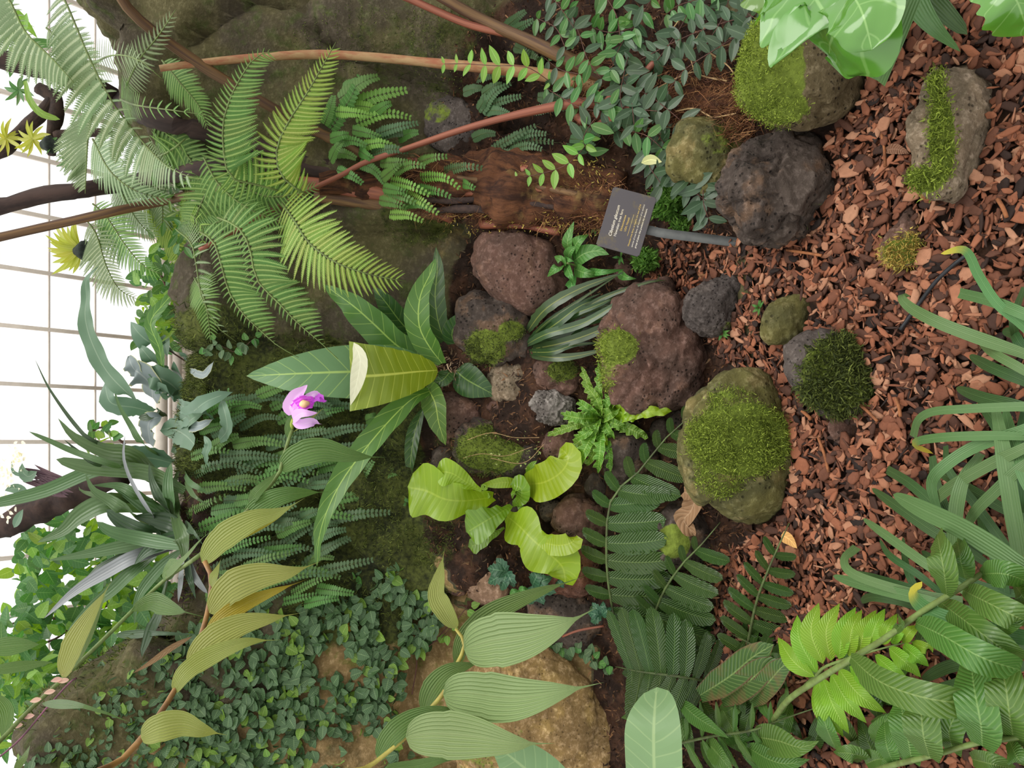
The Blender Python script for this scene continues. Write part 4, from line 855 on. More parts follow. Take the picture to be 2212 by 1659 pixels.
# ================================================================ lime green fern
LF = thing('birdsnest_fern', 'lime green fern with broad crested wavy fronds beside stones', 'fern', P(1110, 1100))
leaf([(1075, 1072), (1040, 1078), (1000, 1082), (960, 1078), (920, 1060), (880, 1052)], 124, L_LIME, LF, [.06, .12, .18, .2, .2, .17], prof='crest', n=24, mm=8, fold=.16, wave=.12, wf=3, lobes=.08, lf=3, label='largest lime frond, fan shaped')
leaf([(1040, 1060), (1005, 1040), (975, 1022), (940, 1018)], 66, L_LIME, LF, [.14, .19, .21, .2], prof='crest', n=16, mm=6, fold=.1, wave=.15, wf=2)
leaf([(1128, 1046), (1095, 1042), (1066, 1045), (1038, 1048)], 24, L_LIME, LF, [.05, .09, .1, .09], prof='lance', n=12, fold=.3)
leaf([(1108, 1092), (1125, 1075), (1125, 1055), (1105, 1048)], 60, L_LIMED, LF, [.05, .1, .12, .1], prof='crest', n=14, mm=6, wave=.15, wf=3)
leaf([(1120, 1088), (1128, 1110), (1120, 1128)], 44, L_LIMED, LF, [.05, .09, .08], prof='crest', n=12, mm=6, wave=.15, wf=3)
leaf([(1105, 1092), (1080, 1108), (1045, 1128), (1008, 1150)], 82, L_LIMED, LF, [.08, .15, .19, .18], prof='crest', n=18, mm=8, wave=.1, wf=4, lobes=.06, lf=4)
leaf([(1090, 1140), (1060, 1158), (1030, 1175), (1012, 1182)], 40, L_LIMED, LF, [.05, .08, .09, .08], prof='crest', n=12, mm=6, wave=.2, wf=3, lobes=.15)
leaf([(1095, 1115), (1120, 1135), (1150, 1165), (1185, 1195), (1215, 1225), (1222, 1262)], 88, L_LIME, LF, [.08, .13, .17, .18, .17, .13], prof='blunt', n=26, mm=8, wave=.15, wf=3, lobes=.28, lf=2.4, label='long lobed lime frond')
leaf([(1165, 1170), (1205, 1178), (1235, 1172), (1245, 1158)], 46, L_LIME, LF, [.17, .19, .19, .17], prof='blunt', n=14, mm=6, wave=.15, wf=3)
leaf([(1138, 1046), (1175, 1042), (1212, 1020), (1228, 990), (1212, 968)], 84, L_LIME, LF, [.05, .12, .16, .17, .14], prof='strap', n=20, mm=8, fold=.2, wave=.1, wf=3)
leaf([(1138, 1030), (1150, 1005), (1160, 995)], 20, L_LIMED, LF, [.05, .08, .08], prof='lance', n=10)
for px_, py_ in ((1046, 1052), (1052, 1070)):
    q = [P(px_ + 7 * math.cos(a) * (1 - a / 14), py_ + 7 * math.sin(a) * (1 - a / 14), .1) for a in np.linspace(0, 11, 14)]
    tube('crozier', q, .0035, plain('crozier_green', (140, 172, 60), .5), LF, 30, 6)

# ================================================================ leafy fern with broad pinnae
BF = thing('leafy_fern', 'dark green fern with broad ribbed pinnae around the mossy boulder', 'fern', P(1420, 1480))
def bfrond(par, pts, lift, n, lr, ll, mat=L_FERN, w=.17, a0=88, a1=62, tilt=0, T=T_PINNA, env=None, droop=.12, **k):
    q = pp(pts, lift); mmid = q[len(q) // 2]
    return frond(par, q, n, px_m(lr, mmid), px_m(ll, mmid), T, 'pinna', mat, w=w, a0=a0, a1=a1, tilt=tilt, rib=M_STEMD, rr=.0045, env=env or (lambda u: min(1, .75 + u) * (1 - u * .72)), droop=droop, **k)
bfrond(BF, [(1328, 1345), (1313, 1250), (1310, 1180), (1314, 1104), (1333, 1060), (1385, 1014), (1430, 955), (1477, 911), (1534, 835)], [.08, .12, .15, .16, .17, .16, .14, .12, .08], 13, 180, 76, w=.19, wl_=.27, a0=98, a1=58)
bfrond(BF, [(1402, 1400), (1412, 1336), (1436, 1274), (1477, 1215), (1512, 1180), (1556, 1128)], [.06, .1, .13, .14, .13, .1], 8, 176, 70, w=.2, wl_=.28, a0=100, a1=60)
bfrond(BF, [(1610, 1420), (1632, 1309), (1653, 1247), (1688, 1166), (1705, 1130)], [.05, .08, .1, .1, .08], 8, 108, 96, w=.22, a0=100, a1=62)
bfrond(BF, [(1530, 1472), (1480, 1463), (1425, 1456), (1380, 1450), (1330, 1440)], [.08, .16, .2, .2, .16], 8, 136, 130, w=.14, a0=88, a1=66, T=T_PINNAL, tilt=-.3, env=lambda u: min(1, .7 + u))
bfrond(BF, [(1540, 1420), (1500, 1370), (1470, 1330), (1440, 1310), (1410, 1290)], [.02, .04, .05, .05, .04], 7, 120, 110, w=.17)
bfrond(BF, [(1700, 1480), (1660, 1420), (1620, 1390), (1580, 1370)], [.03, .05, .06, .05], 6, 90, 90, w=.2)
bfrond(BF, [(1440, 1500), (1400, 1420), (1370, 1370), (1350, 1330)], [.02, .04, .05, .04], 7, 110, 90, w=.17)
for pts, wd in (([(1512, 1502), (1575, 1462), (1625, 1420), (1672, 1392)], 62), ([(1558, 1512), (1610, 1478), (1650, 1445), (1692, 1430)], 60), ([(1620, 1515), (1655, 1480), (1690, 1440), (1712, 1430)], 54)):
    leaf(pts, wd, L_FERND, BF, [.12, .17, .18, .15], name='pinna', prof='strap', n=14, fold=.15, label='broad pinna with a scorched brown edge')
BG = thing('leafy_fern', 'mid green fern filling the lower corner with broad pinnae', 'fern', P(1700, 1600))
bfrond(BG, [(1440, 1612), (1540, 1590), (1623, 1578), (1700, 1550), (1760, 1530)], [.1, .16, .18, .18, .15], 7, 120, 110, L_FERN2, w=.15, a0=80, a1=50, T=T_PINNAL)
for pts, wd, lf_ in (([(1465, 1512), (1500, 1545), (1545, 1575), (1575, 1595)], 40, .2), ([(1462, 1520), (1480, 1580), (1500, 1640)], 36, .12), ([(1625, 1590), (1680, 1600), (1730, 1615), (1770, 1600)], 70, .24), ([(1612, 1612), (1660, 1640), (1700, 1650), (1750, 1640)], 52, .22),
                 ([(1805, 1618), (1785, 1570), (1772, 1518)], 54, .25), ([(1880, 1640), (1840, 1628), (1800, 1625)], 40, .22), ([(1525, 1600), (1560, 1640), (1590, 1680)], 50, .2), ([(1900, 1618), (1905, 1570), (1935, 1535)], 50, .22), ([(1960, 1650), (1950, 1590), (1968, 1530)], 46, .25),
                 ([(1640, 1500), (1655, 1540), (1668, 1560)], 26, .15), ([(1680, 1545), (1700, 1500), (1696, 1475)], 22, .15), ([(1370, 1660), (1420, 1655), (1480, 1690)], 50, .1), ([(1560, 1530), (1580, 1570), (1600, 1600)], 40, .12), ([(1870, 1650), (1905, 1640), (1940, 1665)], 50, .2)):
    leaf(pts, wd, L_FERN2, BG, [lf_ * .6, lf_, lf_ * .9], name='pinna', prof='lance', n=12, fold=.22, wave=.04)
Rb = random.Random(5)
for k in range(46):
    a, b = Rb.uniform(1350, 2000), Rb.uniform(1440, 1690)
    if a < 1480 and b < 1500: continue
    an = Rb.uniform(0, 6.28); L_ = Rb.uniform(70, 120)
    leaf([(a, b), (a + L_ * .5 * math.cos(an), b + L_ * .5 * math.sin(an)), (a + L_ * math.cos(an), b + L_ * math.sin(an))], Rb.uniform(26, 40), Rb.choice([L_FERN, L_FERN2, L_FERN]), BG, [.02, Rb.uniform(.05, .1), .03], name='pinna', prof='lance', n=10, fold=.2)
YG = thing('young_fern_frond', 'fresh bright yellow green fern frond fanned over the bark', 'fern', P(1780, 1470, .12))
rb = pp([(1740, 1480), (1764, 1458), (1785, 1439), (1856, 1415), (1894, 1404), (1948, 1390), (2013, 1380)], [.18, .22, .24, .24, .23, .2, .16])
tube('rib', rb, [.004, .003, .001], M_STEM, YG, 20, 8)
up_ = [((1760, 1462), (1715, 1430), (1680, 1377), 34), ((1766, 1455), (1728, 1385), (1722, 1328), 34), ((1778, 1434), (1752, 1365), (1769, 1302), 40), ((1795, 1428), (1785, 1360), (1814, 1303), 36), ((1812, 1424), (1822, 1360), (1849, 1311), 34), ((1834, 1418), (1840, 1360), (1862, 1317), 32), ((1856, 1412), (1868, 1360), (1893, 1317), 32), ((1876, 1405), (1890, 1355), (1912, 1314), 30), ((1906, 1392), (1918, 1358), (1938, 1325), 24), ((1926, 1390), (1940, 1360), (1950, 1340), 24), ((1950, 1388), (1965, 1365), (1985, 1350), 20)]
dn_ = [((1768, 1468), (1785, 1530), (1822, 1592), 36), ((1778, 1465), (1800, 1525), (1834, 1586), 34), ((1795, 1455), (1830, 1515), (1872, 1562), 36), ((1812, 1445), (1855, 1500), (1915, 1541), 38), ((1835, 1440), (1885, 1475), (1935, 1512), 36), ((1850, 1432), (1890, 1455), (1930, 1475), 34), ((1890, 1415), (1930, 1450), (1965, 1475), 28), ((1920, 1400), (1955, 1430), (1989, 1463), 32), ((1950, 1395), (1980, 1420), (2006, 1440), 30), ((1970, 1388), (2000, 1400), (2015, 1402), 20), ((1762, 1475), (1775, 1540), (1800, 1580), 26)]
for a, b, c, wd in up_ + dn_: leaf([a, b, c], wd + 6, L_FERNB, YG, [.22, .25, .2], name='pinna', prof='lance', n=14, fold=.22, wave=.04)
GF = thing('leafy_fern', 'long arching fern frond with few very wide pale ribbed pinnae', 'fern', P(1660, 1575))
tube('rib', pp([(1660, 1572), (1700, 1515), (1764, 1470), (1848, 1418), (1910, 1380), (1989, 1323), (2073, 1271), (2127, 1236), (2230, 1200)], [.12, .26, .34, .38, .4, .4, .4, .38, .34]), [.007, .006, .004], M_STEM, GF, 30, 8)
for pts, wd, l in (([(1838, 1420), (1900, 1472), (2000, 1508), (2103, 1521)], 72, .44), ([(1978, 1345), (2040, 1375), (2120, 1420), (2205, 1448)], 72, .44), ([(2030, 1300), (2090, 1345), (2150, 1390), (2205, 1425)], 66, .4), ([(2080, 1275), (2130, 1300), (2190, 1330), (2240, 1350)], 66, .42),
                   ([(2045, 1285), (2040, 1240), (2032, 1195), (2025, 1155)], 58, .45), ([(2085, 1250), (2075, 1210), (2068, 1165)], 56, .4), ([(2120, 1240), (2170, 1240), (2230, 1260)], 60, .42), ([(1925, 1370), (1945, 1350), (1940, 1330)], 20, .4), ([(2150, 1370), (2190, 1340), (2203, 1312)], 34, .4), ([(2190, 1260), (2210, 1290), (2230, 1330)], 40, .36)):
    leaf(pts, wd, L_FERN2, GF, [l * .9] + [l + .03] * (len(pts) - 2) + [l * .85], name='pinna', prof='blunt', n=16, mm=6, fold=.15, wave=.05, wf=8)
HF = thing('leafy_fern', 'fern along the lower edge with upright wide ribbed pinnae', 'fern', P(1900, 1655, .1))
tube('rib', pp([(1890, 1665), (1924, 1654), (2020, 1630), (2110, 1605), (2192, 1594), (2260, 1580)], [.2, .25, .3, .32, .32, .3]), [.006, .005, .004], M_STEM, HF, 20, 8)
for pts, wd, l in (([(1970, 1645), (1960, 1590), (1950, 1545), (1945, 1500)], 62, .3), ([(2008, 1635), (1995, 1590), (1990, 1540), (1985, 1490)], 76, .34), ([(2060, 1625), (2050, 1580), (2065, 1540), (2072, 1500)], 60, .3), ([(2122, 1612), (2118, 1560), (2105, 1490), (2096, 1415)], 84, .36), ([(2190, 1600), (2180, 1540), (2170, 1470), (2150, 1420)], 80, .34), ([(2100, 1640), (2140, 1650), (2190, 1660)], 50, .3), ([(2180, 1600), (2200, 1640), (2230, 1660)], 50, .3), ([(2215, 1590), (2215, 1530), (2205, 1470)], 60, .3), ([(1930, 1650), (1915, 1610), (1910, 1560)], 46, .26)):
    leaf(pts, wd, L_FERN2, HF, [l * .9] + [l + .03] * (len(pts) - 2) + [l * .85], name='pinna', prof='strap', n=14, mm=6, fold=.18, wave=.05, wf=7)

# ================================================================ orchid canes
def cane(par, pts, wpx, mat, lift, label=None):
    q = pp(pts, lift); wp = wpx if hasattr(wpx, '__len__') else [wpx]; w_ = q[len(q) // 2]
    q = [Vector((q[0].x - .8, q[0].y - .05, max(.02, float(hgt(q[0].x - .8, q[0].y - .05))) - .02)), q[0] + Vector((-.3, -.02, -.12))] + q
    return tube('cane', q, [px_m(x, w_) / 2 for x in [wp[0]] * 3 + wp], mat, par, 70, 8, .04, label)
OA = thing('orchid', 'tall reed orchid carrying the single pink flower', 'orchid', P(-30, 1635, 1.0))
cane(OA, [(-40, 1640), (0, 1602), (54, 1543), (130, 1472), (233, 1372), (285, 1320), (353, 1255), (418, 1209), (439, 1193), (515, 1123), (556, 1079), (600, 1028), (612, 990), (623, 952), (631, 928)], [12, 11, 10, 10, 10, 9, 8], M_STEM, [.9, .85, .8, .75, .7, .66, .62, .6, .58, .56, .54, .52, .5, .5, .5])
for pts, wd, mt, l, tl in (([(604, 1014), (645, 985), (700, 972), (765, 985), (835, 988)], 54, L_SOBD, .5, -.02), ([(525, 1122), (570, 1090), (625, 1068), (715, 1062)], 44, L_SOBD, .54, -.05), ([(540, 1090), (555, 1065), (590, 1030), (606, 1010)], 24, L_SOBD, .54, 0), ([(436, 1216), (480, 1165), (545, 1125), (600, 1108), (660, 1075)], 56, L_SOBY, .62, 0), ([(470, 1165), (520, 1150), (590, 1120), (640, 1090)], 30, L_SOBO, .58, 0),
                           ([(133, 1462), (165, 1385), (205, 1315), (243, 1252)], 50, L_SOBY, .8, 0), ([(160, 1440), (195, 1365), (220, 1300), (243, 1240)], 22, L_SOB, .78, 0), ([(282, 1320), (330, 1300), (400, 1322), (472, 1340)], 50, L_SOBD, .68, -.05), ([(353, 1255), (368, 1225), (393, 1209)], 26, L_SOB, .66, 0), ([(353, 1250), (400, 1205), (440, 1160), (500, 1120)], 20, L_SOB, .6, 0)):
    leaf(pts, wd, mt, OA, [l, l + .03, l + .02, l + tl], prof='drip', n=24, mm=8, fold=.25, arch=.0)
# flower
M_PET = leafmat('petal_pink', (226, 182, 232), (236, 206, 240), nv=0, rough=.5, trans=.35, mid=.03)
M_LIP = leafmat('lip_magenta', (206, 96, 216), (186, 70, 198), nv=0, pleat=6, rough=.5, trans=.3, bump=.4)
M_LIPY = plain('lip_throat', (232, 186, 120), .6, (238, 200, 150), 20)
FL = tube('flower', pp([(631, 928), (631, 918), (634, 905)], .5), [.004, .007, .006], plain('ovary_green', (150, 170, 60), .5), OA, 8, 8, label='pink flower with a magenta frilled lip')
def petal(pts, wd, mt, l, name='petal', **k):
    leaf(pts, wd, mt, FL, l, name=name, n=16, mm=8, **k)
petal([(630, 896), (626, 880), (640, 856), (655, 842), (664, 831)], 30, M_PET, [.5, .52, .52, .51, .5], prof='long', fold=.5, name='sepal')
petal([(632, 898), (644, 880), (650, 860), (658, 845)], 22, M_PET, [.5, .53, .54, .53], prof='lance', fold=.4)
petal([(632, 905), (650, 893), (668, 893), (686, 892)], 27, M_PET, [.5, .585, .595, .57], prof='ovate', fold=.3)
petal([(632, 908), (652, 916), (675, 912), (695, 916)], 22, M_PET, [.5, .53, .54, .5], prof='long', fold=.4, name='sepal')
petal([(650, 868), (668, 856), (684, 851), (696, 862)], 14, M_PET, [.5, .5, .5, .48], prof='strap', fold=.3)
petal([(636, 888), (650, 876), (664, 870), (680, 868)], 34, M_LIP, [.51, .54, .55, .54], prof='strap', wave=.3, wf=4, lobes=.12, lf=5, name='lip', fold=.5, label='magenta frilled lip')
petal([(672, 870), (684, 862), (692, 858), (699, 868)], 24, M_LIP, [.545, .55, .55, .53], prof='crest', wave=.3, wf=3, lobes=.12, lf=4, name='lip', fold=.1)
tube('throat', pp([(650, 874), (659, 872), (668, 871)], [.55, .565, .56]), [.006, .0125, .005], M_LIPY, FL, 8, 10, label='yellow throat of the lip')
leaf([(626, 948), (622, 925), (628, 900)], 16, L_SOBD, OA, .5, name='bract', prof='strap', n=8)
leaf([(631, 935), (650, 922), (674, 903), (700, 880)], 5, L_SOBY, OA, [.5, .5, .49, .47], name='bract', prof='lance', n=8)
OB = thing('orchid', 'reed orchid cane with yellowing pleated leaves', 'orchid', P(230, 1680, .9))
cane(OB, [(215, 1690), (255, 1650), (310, 1590), (360, 1520), (400, 1450), (430, 1385), (449, 1320), (457, 1265), (455, 1240), (442, 1212)], [13, 13, 12, 12, 12, 11, 11], M_CANEB, [.95, .9, .88, .84, .8, .76, .72, .7, .69, .68], 'orange brown cane')
for pts, wd, mt, l in (([(452, 1324), (500, 1270), (560, 1245), (630, 1235), (695, 1212)], 66, L_SOBY, .74), ([(444, 1378), (480, 1335), (540, 1300), (600, 1275), (662, 1252)], 34, L_SOBO, .74), ([(405, 1438), (455, 1385), (520, 1350), (590, 1335), (650, 1324)], 56, L_SOBY, .8), ([(374, 1497), (400, 1455), (450, 1420), (530, 1388), (608, 1382)], 42, L_SOBY, .82), ([(304, 1592), (345, 1572), (395, 1563), (440, 1578), (492, 1588)], 56, L_SOBY, .9), ([(455, 1265), (465, 1240), (478, 1205)], 22, L_SOBY, .72)):
    leaf(pts, wd, mt, OB, [l] + [l + .03] * (len(pts) - 2) + [l], prof='drip', n=26, mm=8, fold=.22)
OC = thing('orchid', 'reed orchid cane with large fresh green pleated leaves', 'orchid', P(780, 1680, .7))
cane(OC, [(760, 1690), (800, 1655), (880, 1590), (915, 1548), (962, 1492), (985, 1440), (1002, 1402), (1000, 1380), (984, 1358)], [18, 17, 15, 14, 13, 11, 9, 12, 7], M_CANE, [.75, .72, .7, .68, .64, .6, .58, .57, .56])
for pts, wd, mt, l in (([(1002, 1402), (1060, 1385), (1150, 1370), (1225, 1345), (1290, 1312)], 108, L_SOB, .62), ([(957, 1500), (1010, 1498), (1110, 1508), (1210, 1494), (1305, 1474)], 96, L_SOB, .66), ([(876, 1592), (940, 1585), (1030, 1592), (1110, 1605), (1200, 1606)], 92, L_SOB, .72),
                       ([(984, 1358), (962, 1320), (945, 1285), (950, 1245), (961, 1182)], 46, L_SOBY, .58), ([(815, 1640), (845, 1590), (890, 1555), (950, 1535), (1020, 1532)], 46, L_SOBD, .66), ([(915, 1540), (935, 1490), (975, 1450), (1060, 1425)], 50, L_SOBD, .6),
                       ([(985, 1440), (1005, 1380), (1060, 1328), (1150, 1285), (1270, 1242)], 46, L_SOBD, .52), ([(1000, 1405), (985, 1440), (960, 1470)], 20, L_SOBD, .55), ([(830, 1660), (900, 1655), (960, 1640), (1010, 1642)], 26, L_SOBD, .5)):
    leaf(pts, wd, mt, OC, [l] + [l + .03] * (len(pts) - 2) + [l - .02], prof='drip', n=28, mm=10, fold=.2)
BL = thing('broad_leaf_plant', 'plant with two large flat sage green leaves at the lower edge', 'leafy plant', P(1430, 1720, .5))
leaf([(1425, 1760), (1415, 1690), (1412, 1600), (1414, 1540), (1419, 1484)], 134, L_BIG, BL, [.55, .6, .62, .6, .55], prof='strap', n=24, mm=8, fold=.08, label='large sage green leaf with toothed edge')
leaf([(1230, 1740), (1170, 1690), (1110, 1640), (1058, 1600)], 120, L_BIG, BL, [.5, .55, .55, .5], prof='ovate', n=20, mm=8, fold=.1)
tube('stem', pp([(1425, 1760), (1350, 1780), (1230, 1740)], .5), .004, M_STEM, BL, 10, 6)

# ================================================================ lily-like clump at the near edge
LY = thing('strap_leaf_clump', 'clump of long arching grey green strap leaves over the bark', 'strap leaved plant', P(2250, 1150))
LILY = [([(2290, 790), (2212, 706), (2154, 655), (2114, 595), (2084, 541), (2032, 548)], 20, L_LILYT), ([(2290, 710), (2212, 678), (2141, 650), (2073, 633)], 24, L_LILY, 'cut'), ([(2300, 800), (2212, 764), (2100, 725), (2019, 693), (1965, 663), (1946, 640), (1967, 639)], 26, L_LILY), ([(2290, 860), (2212, 823), (2141, 793), (2094, 768)], 24, L_LILYD),
        ([(2290, 850), (2212, 800), (2150, 765), (2114, 738)], 20, L_LILY), ([(2290, 900), (2212, 879), (2127, 860), (2065, 838)], 26, L_LILYD), ([(2280, 780), (2212, 750), (2190, 722), (2165, 715)], 22, L_LILYD), ([(2300, 880), (2212, 878), (2073, 884), (2013, 890), (1984, 908), (1973, 944)], 18, L_LILY, 'cut'),
        ([(2300, 945), (2212, 943), (2154, 941), (2046, 944), (1986, 952), (1979, 963), (2016, 980)], 20, L_LILYT), ([(2290, 890), (2212, 927), (2100, 968), (2032, 1014), (2013, 1044), (2019, 1080), (2035, 1120)], 25, L_LILY), ([(2290, 930), (2212, 968), (2127, 1009), (2046, 1058), (2003, 1101)], 26, L_LILY),
        ([(2290, 960), (2212, 1005), (2154, 1058), (2108, 1104), (2084, 1145)], 24, L_LILY), ([(2150, 880), (2165, 960), (2182, 1071), (2203, 1193), (2215, 1260)], 34, L_LILY), ([(2120, 980), (2084, 1030), (2068, 1085), (2062, 1153), (2058, 1230)], 30, L_LILY), ([(2014, 985), (2024, 1058), (2051, 1125), (2070, 1190)], 26, L_LILYD),
        ([(2043, 963), (2051, 1017), (2114, 1098), (2182, 1193), (2220, 1250)], 20, L_LILYD), ([(2330, 1290), (2212, 1226), (2154, 1188), (2073, 1139), (1992, 1100), (1929, 1068)], 44, L_LILY), ([(2160, 1240), (2100, 1195), (2019, 1150), (1937, 1093), (1883, 1055)], 24, L_LILYD), ([(2120, 1200), (2060, 1150), (2019, 1093), (1965, 1044), (1916, 1014)], 24, L_LILYD, 'cut'),
        ([(2150, 1330), (2050, 1250), (1992, 1212), (1910, 1153), (1864, 1120)], 22, L_LILY), ([(2080, 1300), (1965, 1280), (1848, 1242), (1824, 1210), (1851, 1182)], 20, L_LILY, 'cut'), ([(2110, 1320), (2019, 1301), (1965, 1288), (1856, 1261), (1799, 1244)], 26, L_LILY), ([(2080, 1310), (1992, 1280), (1910, 1255), (1840, 1236)], 20, L_LILYD),
        ([(2330, 1400), (2212, 1377), (2100, 1353), (2019, 1326), (1981, 1299), (1975, 1277), (1992, 1256)], 36, L_LILYT), ([(2000, 1320), (1937, 1299), (1883, 1290), (1859, 1300)], 18, L_LILYD), ([(2300, 1550), (2212, 1537), (2163, 1526)], 20, L_LILYT), ([(2300, 1610), (2212, 1592), (2119, 1575)], 18, L_LILYT), ([(2080, 1320), (1992, 1247), (1924, 1201), (1900, 1166)], 15, L_LILYD),
        ([(2290, 1000), (2200, 980), (2140, 900), (2110, 850)], 24, L_LILYD), ([(2290, 1120), (2230, 1060), (2190, 960), (2170, 880)], 28, L_LILY), ([(2180, 1330), (2160, 1230), (2130, 1150), (2110, 1080)], 24, L_LILYD), ([(2020, 1400), (1990, 1300), (1960, 1230), (1950, 1160)], 16, L_LILYD), ([(2260, 1130), (2190, 1110), (2100, 1060), (2010, 1010)], 24, L_LILYD),
        ([(2260, 1380), (2150, 1420), (2050, 1440), (1990, 1470)], 26, L_LILYD), ([(2260, 1420), (2150, 1460), (2060, 1480), (2000, 1500)], 24, L_LILYD), ([(2240, 1290), (2130, 1270), (2060, 1240), (1990, 1190)], 24, L_LILYD), ([(2215, 880), (2205, 960), (2215, 1080), (2220, 1150)], 28, L_LILYD), ([(2212, 620), (2190, 700), (2215, 780)], 18, L_LILYD)]
for i, it in enumerate(LILY):
    pts, wd, mt = it[:3]; l = .12 if mt is L_LILYD else .2
    if wd > 34: l = .34
    leaf(pts, wd, mt, LY, [l, l + .04, l + .05, l + .02, l - .05 if mt is not L_LILYD else .03], prof=it[3] if len(it) > 3 else 'strap', n=26, fold=.16 if i % 2 else .08)
tube('drip_tube', pp([(1945, 712), (1975, 670), (2020, 610), (2060, 572), (2092, 548)], .036), .0042, plain('black_tube', (44, 46, 50), .45), None, 30, 8)
tag(bpy.data.objects['drip_tube'], 'thin black irrigation tube lying on the bark', 'tube')

# ================================================================ near leaves, top right corner
WV = thing('wavy_leaf_plant', 'plant with big glossy crinkled leaves hanging into the corner', 'leafy plant', P(1740, -80, .5))
leaf([(1700, -130), (1730, -60), (1760, 0), (1800, 60), (1790, 118)], 250, L_WAVY, WV, [.5, .56, .6, .58, .5], prof='blunt', n=70, mm=24, fold=.05, wave=.12, wf=4, lobes=.16, lf=5, crinkle=.1, label='large crinkled glossy leaf')
leaf([(1790, -120), (1830, -40), (1865, 30), (1885, 108)], 150, L_WAVY, WV, [.5, .55, .58, .55], prof='blunt', n=60, mm=20, fold=.05, wave=.12, wf=3, lobes=.12, lf=3.5, crinkle=.1)
leaf([(1620, -100), (1650, -40), (1690, 10), (1700, 70)], 110, L_WAVY, WV, [.45, .5, .5, .45], prof='blunt', n=50, mm=16, wave=.15, wf=4, lobes=.12, lf=4, crinkle=.1)
leaf([(2140, -120), (2165, -60), (2195, 0), (2225, 78)], 130, L_WAVY, WV, [.4, .45, .45, .4], prof='blunt', n=50, mm=16, wave=.12, wf=3, lobes=.1, crinkle=.1)
tube('stem', pp([(1640, -90), (1700, -130), (1790, -120), (2140, -120)], [.45, .5, .5, .4]), .006, M_STEM, WV, 16, 6)
CS = thing('strap_leaf_plant', 'strap leaved plant with one leaf cut square above the bark', 'strap leaved plant', P(1990, -80))
leaf([(2010, -90), (1970, -10), (1930, 90), (1895, 174)], 46, L_LILY, CS, [.3, .34, .34, .3], prof='cut', n=14, fold=.15, label='leaf cut off square')
leaf([(1950, -80), (1975, -10), (2010, 50), (2075, 112)], 46, L_LILY, CS, [.15, .2, .2, .1], prof='long', n=16, fold=.2)
leaf([(1960, -80), (2000, -20), (2045, 30), (2090, 75)], 40, L_LILYD, CS, [.1, .12, .12, .08], prof='strap', n=16, fold=.15)
tube('stem', pp([(2010, -90), (1980, -95), (1950, -80)], [.3, .25, .15]), .006, M_STEM, CS, 8, 6)

# ================================================================ upright herb
HB = thing('herb', 'small upright herb with soft oval green leaves by the sign', 'leafy plant', P(1255, 570))
tube('stem', pp([(1262, 590), (1245, 575), (1225, 568)], [.02, .08, .12]), .0035, M_STEM, HB, 8, 6)
for pts, wd in (([(1232, 545), (1226, 520), (1240, 478)], 26), ([(1235, 545), (1250, 520), (1272, 506)], 30), ([(1228, 562), (1230, 545), (1245, 532)], 26), ([(1238, 565), (1262, 548), (1290, 542), (1316, 550)], 40), ([(1220, 572), (1212, 562), (1197, 554)], 22), ([(1218, 575), (1200, 580), (1182, 598)], 22), ([(1222, 572), (1232, 595), (1238, 615)], 24), ([(1240, 580), (1265, 590), (1300, 595)], 28), ([(1236, 600), (1235, 615), (1234, 632)], 34), ([(1335, 590), (1355, 600), (1375, 602)], 20), ([(1218, 566), (1228, 562), (1240, 565)], 20), ([(1270, 585), (1300, 588), (1350, 582)], 16)):
    leaf(pts, wd, L_HERB, HB, [.06, R(.1, .15), R(.08, .12)], prof='ovate', n=12, fold=.2)

# ================================================================ twining shrub: leaves in pairs along thin stems
def pairs(par, pts, step, L, w, mat, lift, jit=.5, stem=True, smat=None, big=None):
    q = pp(pts, lift); n = 40; p, t = rib_frames(q, n); ln = sum(np.linalg.norm(p[1:] - p[:-1], axis=1)); sm = px_m(step, q[0]); k = max(2, int(ln / sm))
    tube('stem', q, .0013, smat or M_TWIGD, par, 16, 6)
    for i in range(k + 1):
        a = min(n - 1, int(i / k * (n - 1))); tt = Vector(t[a]); N = (towards(p[a]) * .8 + Vector((R(-.3, .3), R(-.3, .3), .4))).normalized(); S = tt.cross(N).normalized()
        sc = 1 if big is None else .45 + .55 * math.sin(math.pi * min(1, (i + .6) / k))
        for sg in (-1, 1):
            d = tt * R(.1, .6) + S * sg * R(.6, 1) + N * R(-.3, .4); Lm = px_m(L, q[0]) * R(.8, 1.15) * sc
            mt = mat[random.randrange(len(mat))] if isinstance(mat, list) else mat
            place('leaf', tmesh(T_OVAL, 'leaf', random.randrange(5), mt), frame(p[a], d, N, Lm, Lm * w), par)
VN = thing('vine', 'slender vine with pale young leaf pairs across the pale stalk', 'vine', P(1240, 190))
pairs(VN, [(1190, 178), (1150, 150), (1120, 142), (1070, 142), (1010, 138), (960, 138)], 32, 44, .21, L_SHRL, [.1, .16, .18, .18, .18, .17], big=1)
VM = thing('vine', 'slender vine with pale leaf pairs over the fibrous trunk', 'vine', P(1290, 300))
pairs(VM, [(1275, 300), (1252, 330), (1220, 358), (1165, 376), (1118, 384)], 31, 40, .22, L_SHRL, [.08, .14, .16, .16, .15], big=1)
SH = thing('shrub', 'leafy twining shrub with dark glossy oval leaves over the trunk', 'shrub', P(1400, 150))
Rs = random.Random(21)
